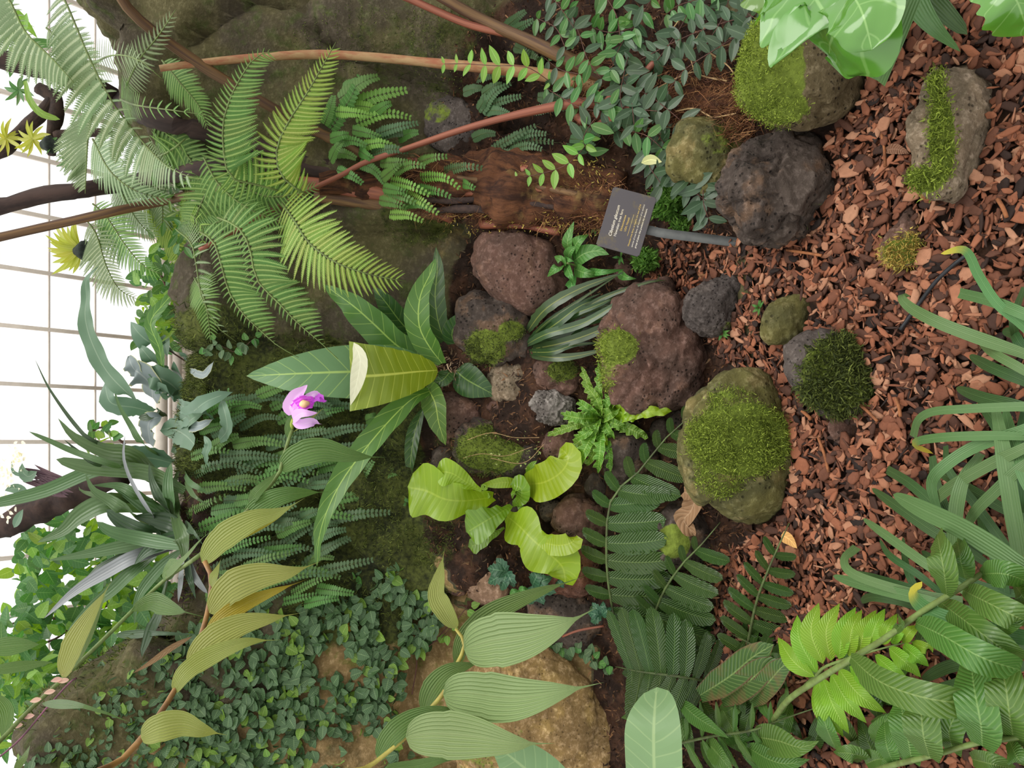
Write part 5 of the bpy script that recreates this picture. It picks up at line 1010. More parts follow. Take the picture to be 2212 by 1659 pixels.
SPEC = [([(1640, 30), (1560, 50), (1480, 80), (1400, 120), (1350, 150)], 42, L_SHR), ([(1620, 60), (1540, 110), (1480, 150), (1440, 200)], 42, L_SHR), ([(1230, 20), (1250, 70), (1270, 130), (1300, 170)], 34, L_SHRM), ([(1190, -10), (1220, 30), (1240, 60)], 36, L_SHRM), ([(1420, -20), (1380, 40), (1340, 100), (1320, 150)], 36, L_SHRM), ([(1300, -20), (1330, 30), (1340, 80)], 38, L_SHRM),
        ([(1500, -20), (1480, 40), (1450, 90), (1420, 130)], 38, L_SHR), ([(1580, -20), (1560, 40), (1530, 90)], 38, L_SHR), ([(1370, 80), (1350, 150), (1340, 210), (1350, 250)], 42, L_SHR), ([(1170, 120), (1210, 150), (1250, 160)], 30, L_SHRM), ([(1180, 190), (1220, 215), (1260, 235), (1300, 240)], 34, L_SHRM), ([(1230, 200), (1280, 220), (1320, 225)], 34, L_SHRM),
        ([(1330, 280), (1370, 285), (1400, 295), (1430, 320)], 38, L_SHRM), ([(1300, 230), (1360, 235), (1420, 240)], 40, L_SHR), ([(1270, 330), (1260, 300), (1275, 270), (1300, 240)], 44, L_SHRM), ([(1330, 190), (1390, 200), (1440, 235), (1470, 260)], 44, L_SHR), ([(1420, 290), (1450, 330), (1480, 370), (1510, 420)], 42, L_SHR), ([(1400, 330), (1440, 370), (1480, 400), (1520, 430)], 42, L_SHR),
        ([(1530, 360), (1520, 400), (1520, 440), (1530, 470)], 42, L_SHR), ([(1410, 300), (1400, 350), (1430, 400)], 40, L_SHR), ([(1160, 40), (1200, 60), (1220, 100)], 32, L_SHRM), ([(1440, 30), (1470, 10), (1540, -10)], 36, L_SHRM), ([(1280, 60), (1320, 70), (1370, 60)], 36, L_SHRM), ([(1600, 20), (1640, 50), (1620, 80)], 44, L_SHR), ([(1330, 150), (1360, 200), (1370, 270)], 38, L_SHR)]
for pts, L_, mt in SPEC:
    pairs(SH, pts, 32, L_ * 1.18, .21, [mt, mt, L_SHR if mt is L_SHRM else L_SHR], [.08, .14, .16, .14, .1][:len(pts)])
leaf([(1385, 352), (1405, 345), (1430, 350)], 22, leafmat('dry_pale_leaf', (186, 184, 128), None, nv=0), SH, .16, n=8, label='pale dry leaf')
for i, pts in enumerate([[(1410, 195), (1460, 170), (1500, 155), (1520, 165), (1570, 175)], [(1500, 155), (1490, 120)], [(1530, 110), (1590, 90), (1625, 65)], [(1530, 112), (1570, 140), (1586, 160)], [(1440, 80), (1470, 40)], [(1490, 100), (1515, 70), (1530, 50)], [(1460, 240), (1500, 235), (1540, 255)], [(1540, 255), (1590, 245)], [(1340, 170), (1375, 150)], [(1280, 178), (1300, 208)]]):
    tag(tube('twig', pp(pts, R(.09, .12)), .0022, M_TWIG, None, 14, 6, .2), 'pale bare twig ' + ['forked above the fibrous litter', 'short, on the forked twig', 'straight, reaching the moss topped block', 'bent down beside the moss topped block', 'upright in the shrub', 'curved under the shrub', 'low by the olive boulder', 'ending near the block', 'stuck in the trunk end', 'thin and slanting beside the cut stalks'][i], 'twig')

# ================================================================ small bright clubmoss
M_CLUB = tintmat('clubmoss_green', [(70, 110, 44), (96, 140, 56), (122, 166, 72)], .6, .3)
for (cx, cy, rx, ry, n), lb in zip([(1440, 435, 36, 42, 900), (1395, 562, 28, 24, 600), (1470, 490, 20, 20, 250)], ['tuft of bright green clubmoss beside the sign', 'tuft of bright green clubmoss below the sign', 'little clubmoss sprig behind the sign stake']):
    pts = []
    while len(pts) < n:
        a, b = R(-1, 1), R(-1, 1)
        if a * a + b * b < 1: pts.append(tuple(P(cx + a * rx, cy + b * ry, .03 + .06 * (1 - a * a - b * b) * R(.4, 1))))
    pts = np.array(pts); tag(tufts('clubmoss', pts, np.tile(towards(pts[0]), (n, 1)), .022, .0042, M_CLUB, None, .9), lb, 'clubmoss')
for (cx, cy), lb in (((1040, 438), 'tiny fern sprig on the fibrous trunk'), ((1195, 415), 'tiny leafy sprig under the vine'), ((1340, 555), 'tiny sprig at the lower end of the sign'), ((1560, 720), 'thin green sprig at the pitted grey stone'), ((1640, 665), 'thin green sprig on the bark'), ((1285, 490), 'small fern sprig left of the sign')):
    s_ = thing('sprig', lb, 'seedling', P(cx, cy, .02))
    for k in range(7):
        an = R(0, 6.28); leaf([(cx, cy), (cx + 9 * math.cos(an), cy + 9 * math.sin(an)), (cx + 18 * math.cos(an), cy + 18 * math.sin(an))], 7, L_HERB, s_, [.03, .05, .05], n=6, mm=2)

# ================================================================ plant label
SG = thing('plant_sign', 'dark grey engraved plant label on a metal stake', 'sign', P(1600, 524, .0))
M_SIGN = NT('sign_face'); _s = M_SIGN
_c = _s.mix(_s.ramp(_s.noise(14, 5, _s.obj(), .7), .52, .72), srgb(70, 65, 68), srgb(98, 86, 54)); _s.bsdf(_c, .45, None, .5); M_SIGN = M_SIGN.m
M_STAKE = plain('sign_stake', (92, 94, 92), .5, (78, 80, 80), 20)
A_ = W(1287, 530, 2.14); B_ = W(1325, 403, 2.14); D_ = W(1379, 560, 2.125)
ex = (B_ - A_); ey = (D_ - A_); ez = ex.cross(ey).normalized()
if ez.dot(towards(A_)) < 0: ez = -ez
ey = (ey - ex.normalized() * ey.dot(ex.normalized())); wS, hS = ex.length, ey.length; ex.normalize(); ey.normalize()
bm = bmesh.new(); bmesh.ops.create_cube(bm, size=1); bmesh.ops.scale(bm, vec=(wS, hS, .004), verts=bm.verts)
bmesh.ops.bevel(bm, geom=[e for e in bm.edges if abs(e.verts[0].co.z - e.verts[1].co.z) > .003], offset=.004, segments=3, affect='EDGES'); bmesh.ops.bevel(bm, geom=[e for e in bm.edges if abs(e.verts[0].co.z - e.verts[1].co.z) < .001 and len(e.link_faces) == 2 and e.calc_face_angle() > 1], offset=.0007, segments=1, affect='EDGES')
me = bpy.data.meshes.new('plate'); bm.to_mesh(me); bm.free(); me.materials.append(M_SIGN)
zf = ex.cross(-ey).normalized(); cS = A_ + ex * wS / 2 + ey * hS / 2
MS = Matrix(((ex.x, -ey.x, zf.x, cS.x), (ex.y, -ey.y, zf.y, cS.y), (ex.z, -ey.z, zf.z, cS.z), (0, 0, 0, 1)))
plate = place('plate', me, MS, SG, 'dark grey plate')
M_INKW = plain('engraving_white', (214, 208, 196), .6, (206, 196, 170)); M_INKY = plain('engraving_yellowed', (200, 168, 84), .6, (206, 184, 120))
def line(txt, u, v_, size, mat, shear=0, bold=0):
    """u, v_: start of the line as shares of the plate's width and height"""
    c = bpy.data.curves.new('lettering', 'FONT'); c.body = txt; c.size = size; c.shear = shear; c.offset = bold; c.extrude = .0002; c.materials.append(mat)
    t_ = bpy.data.objects.new('t', c); COL.objects.link(t_); me_ = bpy.data.meshes.new_from_object(t_.evaluated_get(bpy.context.evaluated_depsgraph_get())); bpy.data.objects.remove(t_)
    o = bpy.data.objects.new('lettering', me_); COL.objects.link(o); o.parent = plate; o['kind'] = 'stuff'
    o.matrix_local = Matrix.Translation(((u - .5) * wS, (.5 - v_) * hS, .0024))
    WL[o.name] = cS; return o
line('Cibotium glaucum', .20, .27, hS * .098, M_INKW, .3, hS * .0006)
line('Hawaiian tree fern', .22, .375, hS * .084, M_INKW, 0, hS * .0004)
line('Dicksoniaceae', .33, .465, hS * .064, M_INKY, .0)
line('USA: Hawaii', .34, .555, hS * .064, M_INKY)
line('Hawaiian tree ferns, or hapu\u2018u, are one of 216', .12, .715, hS * .052, M_INKY, .15)
line('species of tree ferns, all members of an ancient', .12, .795, hS * .052, M_INKW, .15)
line('group of plants that predates the dinosaurs.', .12, .875, hS * .052, M_INKW, .15, hS * .0006)
q = [(-.22, -.122), (.14, -.122), (.14, -.115), (-.22, -.115)]
rule = mesh_np('engraved_rule', [(a * wS, b * hS, .0024) for a, b in q], [(0, 1, 2, 3)], M_INKY, smooth=False)
o = bpy.data.objects.new('engraved_rule', rule); COL.objects.link(o); o.parent = plate; WL[o.name] = cS
s0, s1, s2, s3 = W(1388, 494, 2.135), W(1415, 500, 2.13), W(1440, 505, 2.12), P(1612, 526, -.02)
def strip(name, pts, w_, th, mat, par):
    p = spline(pts, 16); t = nrm(np.gradient(p, axis=0)); N = np.array(zf); S = nrm(np.cross(t, N)); vv = []
    for a, s_ in zip(p, S): vv += [a - s_ * w_ - N * th, a + s_ * w_ - N * th, a + s_ * w_ + N * th, a - s_ * w_ + N * th]
    ff = [(i * 4 + j, i * 4 + (j + 1) % 4, i * 4 + 4 + (j + 1) % 4, i * 4 + 4 + j) for i in range(15) for j in range(4)] + [(3, 2, 1, 0), (60, 61, 62, 63)]
    return mk(name, vv, ff, mat, par, origin=pts[0], smooth=False)
strip('stake', [s0 - zf * .004, s1, s2, s3], px_m(10, s1), .0015, M_STAKE, SG)

# ================================================================ curled dead leaf and dry bits
DL = leaf([(1478, 1062), (1500, 1078), (1492, 1105), (1478, 1125), (1502, 1158)], 40, L_DEAD, None, [.12, .15, .15, .14, .1], name='dead_leaf', prof='strap', n=22, mm=6, fold=.5, wave=.3, wf=4); tag(DL, 'curled brown dead leaf beside the big mossy boulder', 'dead leaf')
DL = leaf([(1910, 325), (1935, 322), (1965, 332)], 22, L_DEAD, None, .03, name='dead_leaf', prof='lance', n=12, mm=6, fold=.5, wave=.3, wf=3); tag(DL, 'small shrivelled leaf on the bark beside the pale stone', 'dead leaf')
DL = leaf([(1688, 1155), (1705, 1165), (1722, 1185)], 26, leafmat('tan_leaf', (206, 150, 96), None, nv=6, rough=.6), None, .06, name='dead_leaf', prof='ovate', n=10, mm=4, fold=.3); tag(DL, 'small tan fallen leaf between fern and bark', 'dead leaf')
for i, (a, b) in enumerate((((1770, 1180), (1905, 1195)), ((1935, 860), (1945, 900)), ((1768, 945), (1790, 1020)), ((1905, 290), (1912, 360)), ((2155, 430), (2175, 470)), ((1700, 540), (1775, 552)), ((1850, 868), (1895, 910)), ((1720, 880), (1752, 905)))):
    if i == 0: continue
    tag(tube('bark_splinter', pp([a, ((a[0] + b[0]) / 2 + 2, (a[1] + b[1]) / 2), b], .034), .0038, plain('splinter', (150, 96, 60), .8, (110, 68, 44), 40), None, 8, 6, .25), 'long bark splinter ' + ['', 'near the strap leaves, standing across', 'in the middle of the bark', 'beside the mossy pale stone', 'right of the yellow mossed stone', 'next to the dark lumpy boulder', 'below the moss covered pointed stone', 'left of the moss covered pointed stone'][i], 'bark splinter')

# ================================================================ deep green lobed leaves
LO = thing('lobed_plant', 'small plant with deep green maple shaped leaves among stones', 'leafy plant', P(1130, 1260))
for (cx, cy, r, mt, a0, l) in ((1095, 1235, 46, L_LOBE, 2.6, .09), (1150, 1265, 52, L_LOBE, .3, .1), (1120, 1275, 26, L_HERB, 1.3, .13), (1200, 1250, 34, L_LOBE, -.6, .08), (1300, 1330, 34, L_LOBE, -2.2, .1)):
    lf = None
    for k in range(5):
        an = a0 + (k - 2) * .72; Lk = r * (1.05 - .12 * abs(k - 2))
        o_ = leaf([(cx, cy), (cx + .5 * Lk * math.cos(an), cy + .5 * Lk * math.sin(an)), (cx + Lk * math.cos(an), cy + Lk * math.sin(an))], r * .62, mt, LO if lf is None else lf, [l, l + .02, l], name='leaf' if lf is None else 'lobe', prof='lance', n=12, mm=4, fold=.15, lobes=.18, lf=5)
        lf = lf or o_
tube('runner', pp([(1215, 1375), (1250, 1362), (1305, 1352)], .06), .004, M_STALKR, LO, 10, 6)

# ================================================================ creeping fig on the rock
IV = thing('creeping_fig', 'creeping fig covering the tan rock wall with small leaves', 'climber', P(700, 1500))
IVAREA = [(20, 1690), (45, 1580), (120, 1480), (225, 1410), (330, 1420), (480, 1330), (560, 1250), (640, 1215), (760, 1230), (900, 1230), (960, 1290), (940, 1400), (860, 1480), (850, 1680)]
IVDENSE = [(20, 1690), (45, 1580), (120, 1480), (225, 1410), (400, 1400), (520, 1330), (620, 1330), (650, 1500), (760, 1560), (740, 1680)]
Ri = random.Random(9); items = {'d': [], 'l': []}; nl = 0; tot = 0
def ivyleaf(px_, py_, L_, lf_, mt=None):
    p = P(px_, py_, lf_); N = (towards(p) * R(.5, 1) + Vector((R(-.5, .5), R(-.5, .5), R(.1, .8)))).normalized()
    d = Vector((R(-1, 1), R(-.3, .3), R(-1, .3))); d = (d - N * d.dot(N)).normalized(); Lm = px_m(L_, p)
    return frame(p, d, N, Lm, Lm * .42)
while tot < 5600:
    a, b = Ri.uniform(40, 1000), Ri.uniform(1210, 1690); tot += 1
    if not inside(a, b, IVAREA): continue
    dens = inside(a, b, IVDENSE)
    if not dens and vnoise(np.array([[a / 60, b / 60, 3.3]]), 2)[0] < -.1: continue
    big = a > 330 and nl < 290
    s_ = Ri.uniform(19, 31) if a > 330 else Ri.uniform(14, 24)
    M = ivyleaf(a, b, s_, Ri.uniform(.015, .07)); mt = Ri.choice([L_IVY] * 9 + [L_IVYL] * 2 + ([L_IVYY] if Ri.random() < .12 else [L_IVY]))
    if big and Ri.random() < .6: place('leaf', tmesh(T_IVY, 'leaf', Ri.randrange(4), mt), M, IV); nl += 1
    else: items['l' if mt is L_IVYL else 'd'].append((T_IVY[Ri.randrange(4)], M))
for k, mt in (('d', L_IVY), ('l', L_IVYL)):
    v, f, uv = merge(items[k]); mk('small_leaves', v, f, mt, IV, uv=uv, kind='stuff')
for pts in ([(690, 1660), (685, 1560), (700, 1490), (740, 1450), (800, 1440)], [(700, 1500), (740, 1480), (770, 1470)], [(690, 1310), (680, 1360), (660, 1400)], [(880, 1340), (900, 1420), (890, 1500)], [(770, 1480), (840, 1420), (920, 1400), (970, 1350)]):
    tube('stem', pp(pts, .02), .0022, M_TWIGD, IV, 16, 6, .1)
for lb, pts, n in (('trail of creeping fig runners below the dark lobed leaves', [(1180, 1380), (1220, 1400), (1270, 1420), (1320, 1450)], 34), ('short trail of round glossy leaves running down the tan rock', [(1150, 1400), (1165, 1440), (1178, 1475), (1180, 1520)], 18), ('leafy runner at the lower edge of the tan rock', [(1222, 1600), (1230, 1640), (1232, 1680)], 14), ('small leaves creeping beside the orchid cane', [(880, 1630), (890, 1650), (900, 1670), (1065, 1545)], 12),
                    ('sparse fig runner on moss beside the ladder ferns', [(760, 1255), (800, 1250), (850, 1245), (880, 1235)], 14), ('fig runner along the upper rim of the tan patch', [(840, 1290), (880, 1295), (930, 1305)], 14), ('yellowing seedlings on the tan rock', [(920, 1365), (945, 1385), (1010, 1310)], 8), ('fig runner among the broad rosette leaves on the moss', [(720, 850), (740, 870), (870, 860)], 8), ('fig leaves on the mossy ledge above the rosette', [(430, 760), (470, 745), (510, 760), (550, 730)], 20)):
    t_ = thing('creeper', lb, 'creeper', P(*pts[0])); q = np.array(spline([(a, b, 0) for a, b in pts], n))
    tube('stem', pp(pts, .015), .0015, M_TWIGD, t_, 12, 6)
    for a, b, _z in q:
        place('leaf', tmesh(T_IVY, 'leaf', random.randrange(4), L_IVYL if 'yellow' in lb else random.choice([L_IVY, L_HERB, L_IVY])), ivyleaf(a + R(-12, 12), b + R(-12, 12), R(16, 24), .03), t_)
CW = thing('creeper', 'thin trailing stems dotted with tiny pale leaves on the dark mossy stone', 'creeper', P(1160, 950))
for pts in ([(1165, 945), (1110, 945), (1060, 935), (1010, 950)], [(1150, 965), (1090, 985), (1040, 980), (1000, 990)], [(1175, 960), (1130, 1000), (1060, 990)]):
    q = pp(pts, .15); tube('stem', q, .001, M_TWIG, CW, 16, 6)
    pts_ = np.array([tuple(P(*(np.array(spline([(a, b, 0) for a, b in pts], 20))[random.randrange(20)][:2] + rng.normal(size=2) * 6), .15)) for _ in range(26)])
    tufts('tiny_leaves', pts_, np.tile(towards(pts_[0]), (26, 1)), .008, .003, tintmat('tiny_pale_leaf', [(110, 130, 60), (170, 176, 110)], .7), CW, .8)

# ================================================================ bromeliad and companions on the ledge
BR = thing('bromeliad', 'large bromeliad rosette of dark strap leaves against the glass', 'bromeliad', P(400, 1120))
BRL = [([(385, 1120), (330, 1030), (230, 1010), (100, 1060), (0, 1085), (-60, 1095)], 30, L_BROM), ([(380, 1080), (298, 990), (230, 974), (163, 944), (125, 903)], 38, L_BROM), ([(300, 985), (203, 952), (163, 917), (108, 841), (75, 775)], 9, L_BROMD), ([(330, 1030), (244, 1003), (163, 976), (108, 952), (62, 932)], 14, L_BROM), ([(300, 1010), (211, 1001), (170, 975), (138, 949)], 15, L_BROMD),
       ([(350, 985), (306, 955), (285, 922), (258, 876), (244, 830)], 16, L_BROM), ([(345, 1125), (325, 1106), (287, 1044), (268, 990), (270, 940)], 9, L_BROMG), ([(330, 1130), (270, 1100), (239, 1080), (203, 1058), (184, 1022)], 32, L_BROM), ([(390, 1150), (350, 1112), (285, 1071), (236, 1045)], 38, L_BROM), ([(400, 1060), (325, 1022), (230, 1012), (190, 1008), (121, 992)], 34, L_BROM),
       ([(320, 1100), (239, 1085), (176, 1112), (136, 1147), (80, 1172)], 42, L_BROM), ([(390, 1170), (325, 1172), (271, 1180), (190, 1196), (103, 1211)], 28, L_BROM), ([(400, 1180), (312, 1164), (244, 1148), (209, 1127)], 30, L_BROM), ([(385, 1180), (298, 1201), (244, 1228), (163, 1277), (95, 1336)], 30, L_BROMG), ([(400, 1210), (395, 1160), (383, 1110), (378, 1040), (395, 1010)], 40, L_BROM),
       ([(395, 1012), (410, 1040), (432, 1055), (452, 1068)], 18, L_BROM), ([(400, 1040), (425, 1075), (445, 1088), (458, 1096)], 18, L_BROM), ([(360, 1190), (298, 1225), (244, 1274), (190, 1317), (146, 1362)], 30, L_BROM), ([(370, 1230), (350, 1310), (325, 1372), (306, 1420)], 42, L_BROMD), ([(400, 1200), (393, 1250), (385, 1302)], 26, L_BROMG), ([(405, 1200), (412, 1250), (423, 1294)], 26, L_BROMD), ([(410, 1210), (425, 1250), (448, 1282)], 18, L_BROMG),
       ([(252, 1372), (330, 1368), (400, 1370), (436, 1370)], 20, L_BROMD), ([(390, 1190), (340, 1235), (300, 1290), (290, 1350)], 26, L_BROM), ([(380, 1150), (320, 1150), (270, 1130), (230, 1100)], 36, L_BROMD), ([(390, 1130), (350, 1080), (330, 1040), (322, 1000)], 32, L_BROMD), ([(400, 1160), (360, 1170), (320, 1190), (290, 1220)], 36, L_BROMD), ([(395, 1110), (370, 1080), (365, 1040), (370, 1000)], 30, L_BROM), ([(400, 1130), (420, 1150), (440, 1180)], 24, L_BROMD), ([(330, 1080), (240, 1075), (180, 1062), (170, 1050)], 18, L_BROM),
       ([(190, 1250), (230, 1220), (300, 1190), (360, 1180)], 18, L_BROMD), ([(370, 1100), (300, 1070), (260, 1050), (200, 1048)], 26, L_BROM), ([(395, 1150), (370, 1130), (330, 1120), (290, 1115)], 40, L_BROMD)]
for i, (pts, wd, mt) in enumerate(BRL):
    k = len(pts); leaf(pts, wd, mt, BR, [.1] + [R(.2, .36)] * (k - 1), prof='long' if i % 3 else 'strap', n=20, fold=.3)
SGH = thing('staghorn_fern', 'staghorn fern with grey green forked fronds on the ledge', 'fern', P(350, 880))
for pts, wd, mt in (([(375, 920), (410, 895), (450, 865), (504, 846)], 44, L_STAG), ([(376, 980), (395, 930), (415, 905), (440, 892)], 34, L_STAG), ([(475, 950), (490, 930), (488, 900), (478, 864)], 32, L_STAG), ([(448, 1005), (445, 980), (450, 960), (440, 942)], 22, L_STAG), ([(370, 1000), (330, 990), (280, 985), (250, 980)], 48, L_STAG), ([(330, 890), (290, 880), (240, 870), (226, 828)], 40, L_STAG), ([(320, 830), (300, 810), (285, 790), (278, 770)], 40, L_STAGG), ([(330, 860), (325, 830), (300, 805), (290, 800)], 70, L_STAGG),
                     ([(325, 960), (320, 920), (330, 905), (350, 900)], 44, L_STAGG), ([(360, 895), (340, 890), (320, 900), (300, 903)], 20, L_BROMD), ([(400, 860), (370, 830), (340, 815), (315, 812)], 60, L_STAG), ([(420, 960), (400, 940), (370, 925), (345, 930)], 50, L_STAG), ([(460, 900), (430, 890), (400, 880), (385, 870)], 30, L_STAG), ([(410, 800), (440, 810), (455, 790), (462, 780)], 18, L_STAGG), ([(400, 920), (430, 920), (460, 905)], 26, L_STAGG), ([(380, 860), (360, 850), (345, 838), (340, 845)], 34, L_STAG)):
    leaf(pts, wd, mt, SGH, [.08, .16, .2, .18], prof='strap', n=18, mm=6, fold=.2, wave=.15, wf=3, lobes=.06)
RP = thing('ribbon_leaf_plant', 'plant with two very long wavy ribbon leaves in front of the glass', 'leafy plant', P(300, 870))
leaf([(300, 868), (271, 845), (230, 801), (198, 739), (184, 685), (187, 644), (187, 603), (214, 576)], 40, L_STAG, RP, [.25] + [.35] * 7, prof='long', n=34, mm=6, fold=.15, wave=.15, wf=5, label='long wavy ribbon leaf')
leaf([(350, 800), (344, 752), (325, 698), (352, 658), (385, 622)], 26, L_ANT, RP, [.2, .25, .25, .25, .22], prof='strap', n=20, fold=.2, wave=.1)
RO = thing('ledge_plant', 'plant with rounded blue green leaves at the top of the ledge', 'leafy plant', P(380, 770))
for pts, wd in (([(350, 745), (325, 740), (300, 720), (282, 695)], 54), ([(350, 790), (330, 780), (312, 760), (300, 745)], 44), ([(365, 805), (345, 808), (325, 800), (315, 795)], 38), ([(370, 760), (358, 740), (362, 770)], 40), ([(400, 700), (380, 690), (350, 700)], 14), ([(405, 660), (390, 690), (370, 720), (340, 745)], 12), ([(385, 850), (360, 855), (345, 850)], 32), ([(395, 820), (380, 800), (375, 780)], 30), ([(410, 790), (400, 770), (385, 760)], 26)):
    leaf(pts, wd, L_STAG if wd > 20 else L_BACK, RO, [.1, .18, .2, .18][:len(pts)], prof='ovate', n=12, mm=6, fold=.15)
tube('stem', pp([(400, 780), (370, 760), (345, 745)], .12), .003, M_TWIGD, RO, 10, 6)

# ---------------------------------------------------------------- leafy shrubs and branches behind, before the glass
def backshrub(name, label, area, dep, n, mats, L0, L1, w_=.36, seed=1, prof=T_IVY, stems=()):
    rr_ = random.Random(seed); t_ = thing(name, label, 'shrub', W(area[0][0], area[0][1], dep[1])); k = 0; it = {}
    xs_ = [a for a, _ in area]; ys_ = [b for _, b in area]
    for pts in stems: tube('branch', [W(a, b, (dep[0] + dep[1]) / 2) for a, b in pts], .006, M_TWIGD, t_, 16, 6, .1)
    while k < n:
        a, b = rr_.uniform(min(xs_), max(xs_)), rr_.uniform(min(ys_), max(ys_))
        if not inside(a, b, area): continue
        k += 1; p = W(a, b, rr_.uniform(*dep)); N = (towards(p) * rr_.uniform(.3, 1) + Vector((rr_.uniform(-.7, .7), rr_.uniform(-.7, .7), rr_.uniform(0, .8)))).normalized()
        d = Vector((rr_.uniform(-1, 1), rr_.uniform(-1, 1), rr_.uniform(-1, .5))); d = (d - N * d.dot(N)).normalized(); Lm = px_m(rr_.uniform(L0, L1), p)
        mt = rr_.choice(mats); M = frame(p, d, N, Lm, Lm * w_)
        if k <= 220: place('leaf', tmesh(prof, 'leaf', rr_.randrange(4), mt), M, t_)
        else: it.setdefault(mt.name, (mt, []))[1].append((prof[rr_.randrange(4)], M))
    for mt, l in it.values():
        v, f, uv = merge(l); mk('small_leaves', v, f, mt, t_, uv=uv, kind='stuff')
    return t_
backshrub('climbing_shrub', 'bright backlit leafy climber behind the bromeliad', [(40, 1150), (150, 1120), (330, 1180), (370, 1260), (330, 1400), (220, 1420), (150, 1520), (60, 1560), (-20, 1500), (20, 1300)], (3.5, 4.2), 620, [L_BACK, L_BACKD, L_BACKD], 26, 48, seed=3, stems=([(40, 1400), (120, 1380), (180, 1330), (260, 1300)], [(-20, 1360), (90, 1335), (200, 1350)]))
backshrub('climbing_shrub', 'fine leaved greenery in the far lower corner', [(-30, 1400), (60, 1380), (110, 1480), (60, 1560), (0, 1600), (-30, 1620)], (3.2, 3.8), 260, [L_BACK, L_BACKD], 20, 60, w_=.16, seed=4, prof=T_OVAL)
backshrub('leafy_shrub', 'yellow green leafy shrub behind the tree fern fronds', [(290, 640), (320, 560), (330, 460), (400, 430), (440, 480), (430, 620), (400, 720), (350, 760), (300, 740)], (3.3, 3.8), 380, [L_BACK, L_BACKD, L_BACKD], 20, 44, w_=.26, seed=5, prof=T_OVAL, stems=([(420, 700), (360, 620), (330, 540)],))
backshrub('leafy_shrub', 'small sprigs of pale leaves near the glass above the bromeliad', [(185, 960), (190, 905), (235, 905), (250, 960), (215, 980)], (3.5, 3.8), 26, [L_BACK, L_BACKD], 20, 34, w_=.3, seed=6, stems=([(270, 960), (225, 925), (200, 930)],))
backshrub('leafy_shrub', 'dark ferny growth under the tree fern at the ledge', [(330, 300), (450, 280), (520, 400), (520, 560), (430, 640), (380, 560), (330, 420)], (2.75, 3.1), 300, [L_TREE, L_BACKD, L_SHRM], 20, 50, w_=.14, seed=8, prof=T_OVAL)
backshrub('leafy_shrub', 'upright green shoots at the far left of the tree fern crown', [(0, 0), (60, 20), (60, 100), (50, 115), (20, 110), (0, 60)], (3.5, 3.8), 14, [L_BACK, L_SHRM], 50, 90, w_=.12, seed=10, prof=T_OVAL)
TB = thing('branch', 'crooked hanging branch with small air plants before the glass', 'branch', W(60, 340, 3.4))
tube('limb', [W(a, b, 3.4) for a, b in [(-60, 350), (0, 325), (45, 285), (85, 250), (110, 215), (95, 190)]], [.04, .035, .03, .028, .02], M_TRUNK, TB, 24, 10, .2)
tube('limb', [W(a, b, 3.4) for a, b in [(85, 190), (122, 215), (120, 260), (110, 300), (112, 335)]], [.028, .03, .03, .025, .02], M_TRUNK, TB, 24, 10, .25)
tube('limb', [W(a, b, 3.4) for a, b in [(120, 292), (170, 288), (240, 285)]], [.022, .022, .02], M_TRUNK, TB, 12, 8, .1)
def airplant(cx, cy, n, L, wd, dep, label, mat, ball=0, a0=0, a1=6.28):
    t_ = thing('air_plant', label, 'air plant', W(cx, cy, dep))
    if ball:
        tube('moss_ball', [W(cx + ball, cy, dep), W(cx, cy, dep), W(cx - ball, cy + 2, dep)], [px_m(ball * .5, W(cx, cy, dep)), px_m(ball, W(cx, cy, dep)), px_m(ball * .4, W(cx, cy, dep))], plain('dark_moss_ball', (48, 56, 48), .95, (34, 38, 36), 60), t_, 12, 12, .2)
    for k in range(n):
        an = a0 + (a1 - a0) * (k + R(-.3, .3)) / n; l = L * R(.7, 1.1)
        leaf([(cx, cy), (cx + l * .55 * math.cos(an), cy + l * .55 * math.sin(an)), (cx + l * math.cos(an + .15), cy + l * math.sin(an + .15))], wd, mat, t_, name='leaf', dep=(dep, dep - R(-.05, .06)), prof='long', n=8, mm=2)
L_AIR = leafmat('air_plant_yellow', (170, 176, 70), (200, 200, 110), nv=0, trans=.4)
airplant(172, 538, 17, 76, 12, 3.2, 'yellow air plant on a dark moss ball hanging before the glass', L_AIR, ball=0, a0=1.7, a1=4.6)
airplant(186, 542, 4, 26, 8, 3.2, 'dark round moss ball carrying the yellow air plant', L_BROMD, ball=24)
airplant(70, 300, 12, 42, 9, 3.3, 'yellowish air plant on the hanging branch', L_AIR)
airplant(12, 300, 10, 50, 9, 3.35, 'yellow green tuft at the end of the hanging branch', L_AIR)
airplant(150, 340, 10, 34, 7, 3.3, 'small grassy air plant with dark roots near the branch', L_BACKD, ball=14)
airplant(40, 195, 8, 40, 10, 3.5, 'leafy air plant above the branch', L_BACKD)
airplant(110, 312, 6, 24, 8, 3.3, 'mossy lump with short leaves on the branch tip', L_BACKD, ball=20)
leaf([(55, 175), (65, 215), (90, 245), (130, 258)], 16, L_BACK, TB, name='hanging_leaf', dep=(3.3, 3.3), prof='strap', n=14)
leaf([(12, 10), (22, 50), (40, 85), (52, 115)], 26, L_BACK, TB, name='hanging_leaf', dep=(3.3, 3.3), prof='strap', n=14)
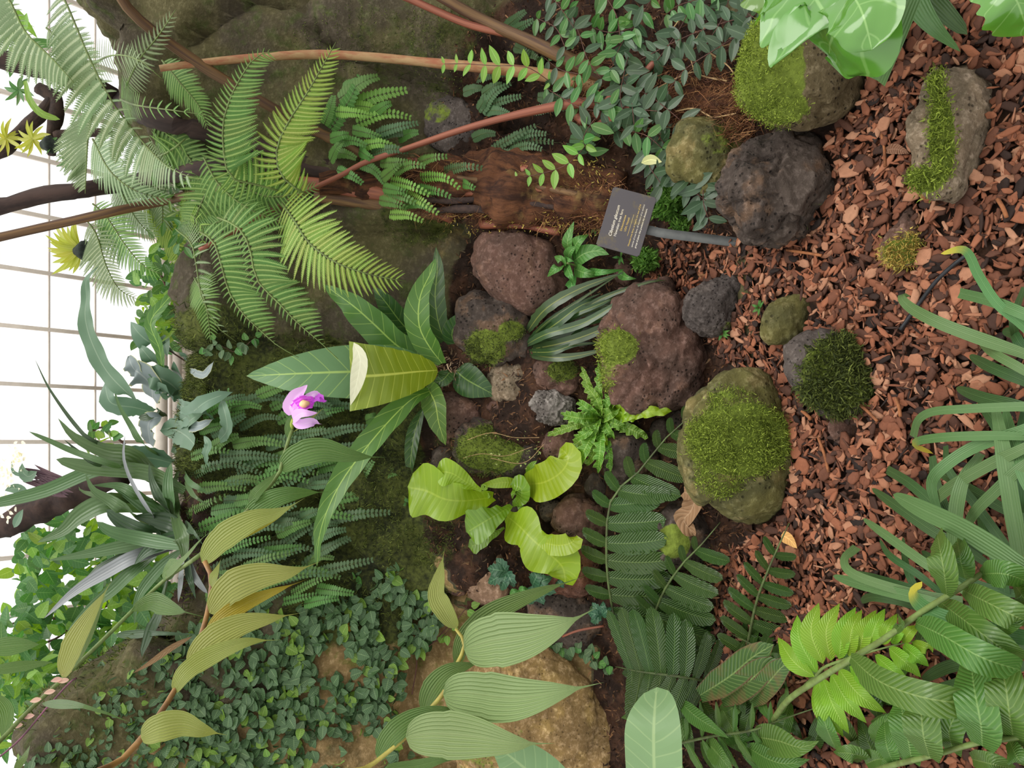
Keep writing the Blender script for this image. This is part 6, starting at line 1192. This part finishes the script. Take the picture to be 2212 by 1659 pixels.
# reddish bulbs and blossoms at the far edge
BX = thing('orchid', 'orchid with cream blossoms and dark slender bulbs against the glass', 'orchid', W(120, 1040, 3.3))
L_CREAM = leafmat('cream_blossom', (238, 234, 214), (242, 238, 222), nv=0, trans=.4)
L_PURP = leafmat('purplish_bulb', (108, 84, 92), (130, 100, 104), nv=0, pleat=4, trans=.1)
for (cx, cy, n) in ((38, 975, 16), (28, 1000, 10), (8, 1020, 12), (20, 1075, 14), (8, 1100, 10), (5, 1040, 8)):
    for k in range(n):
        a, b, an = cx + R(-14, 14), cy + R(-22, 22), R(0, 6.28)
        leaf([(a, b), (a + 5 * math.cos(an), b + 5 * math.sin(an)), (a + 11 * math.cos(an), b + 11 * math.sin(an))], 8, L_CREAM, BX, name='petal', dep=(3.3, 3.27), n=5, mm=2)
for k in range(15):
    a, b = 150 + R(-15, 10), 1050 + R(-12, 25); l = R(60, 105)
    leaf([(a, b), (a - l * .5, b - l * .18), (a - l, b - l * R(.2, .5))], R(8, 14), L_PURP, BX, name='bulb', dep=(3.32, 3.3), prof='lance', n=8, fold=.5)
for pts, wd in (([(80, 1018), (62, 1030), (50, 1020), (48, 1000)], 26), ([(60, 1030), (30, 1020), (25, 995)], 8), ([(60, 1060), (30, 1055), (10, 1060)], 22), ([(30, 1140), (40, 1120), (50, 1100)], 20)): leaf(pts, wd, L_STAG, BX, dep=(3.28, 3.28), n=8)
stalk([(270, 1030), (180, 1060), (90, 1100), (0, 1140), (-40, 1160)], [40, 50, 56, 56, 50], M_TRUNK, dep=3.5, name='driftwood', par=BX, rough=.25, n=30)
# thin pinkish flower spike lower left
SPK = thing('flower_spike', 'thin purple flower stem with pinkish buds at the lower left', 'flower', P(-20, 1650, .8))
tube('stem', pp([(-20, 1650), (40, 1600), (100, 1530), (150, 1475), (165, 1465)], .8), .003, plain('purple_stem', (120, 70, 90), .5), SPK, 20, 6)
for a, b in ((150, 1468), (135, 1466), (120, 1492), (90, 1510), (75, 1545), (50, 1565), (156, 1450)):
    leaf([(a, b), (a - 12, b + 2), (a - 26, b + 6)], 11, leafmat('pink_bud', (206, 170, 150), (200, 120, 150), nv=0, trans=.35), SPK, .8, name='bud', n=8, fold=.4)
for pts, wd in (([(-30, 1400), (30, 1395), (85, 1392)], 40), ([(-30, 1450), (40, 1440), (115, 1430)], 24), ([(-10, 1500), (15, 1540), (5, 1600)], 40), ([(90, 1520), (180, 1525), (280, 1560)], 22), ([(30, 1670), (50, 1640), (65, 1610)], 24)): leaf(pts, wd, L_SOBD, OA, .8, n=14, fold=.2)
# ledge grasses and dead leaves that hide the rim
pts, ns = scatter_on(BV, BN, ((BQ[0] < 460) & (BQ[0] > 60) & (BQ[1] > 640) & (BQ[1] < 1600)).astype(float), 5000)
tufts('ledge_moss', pts, ns, .03, .002, M_MOSSD, bank, 1.0)
leaf([(415, 1375), (370, 1400), (320, 1435), (285, 1455)], 14, L_DEAD, BR, .12, name='dead_leaf', n=14, label='reddish brown withered leaf')
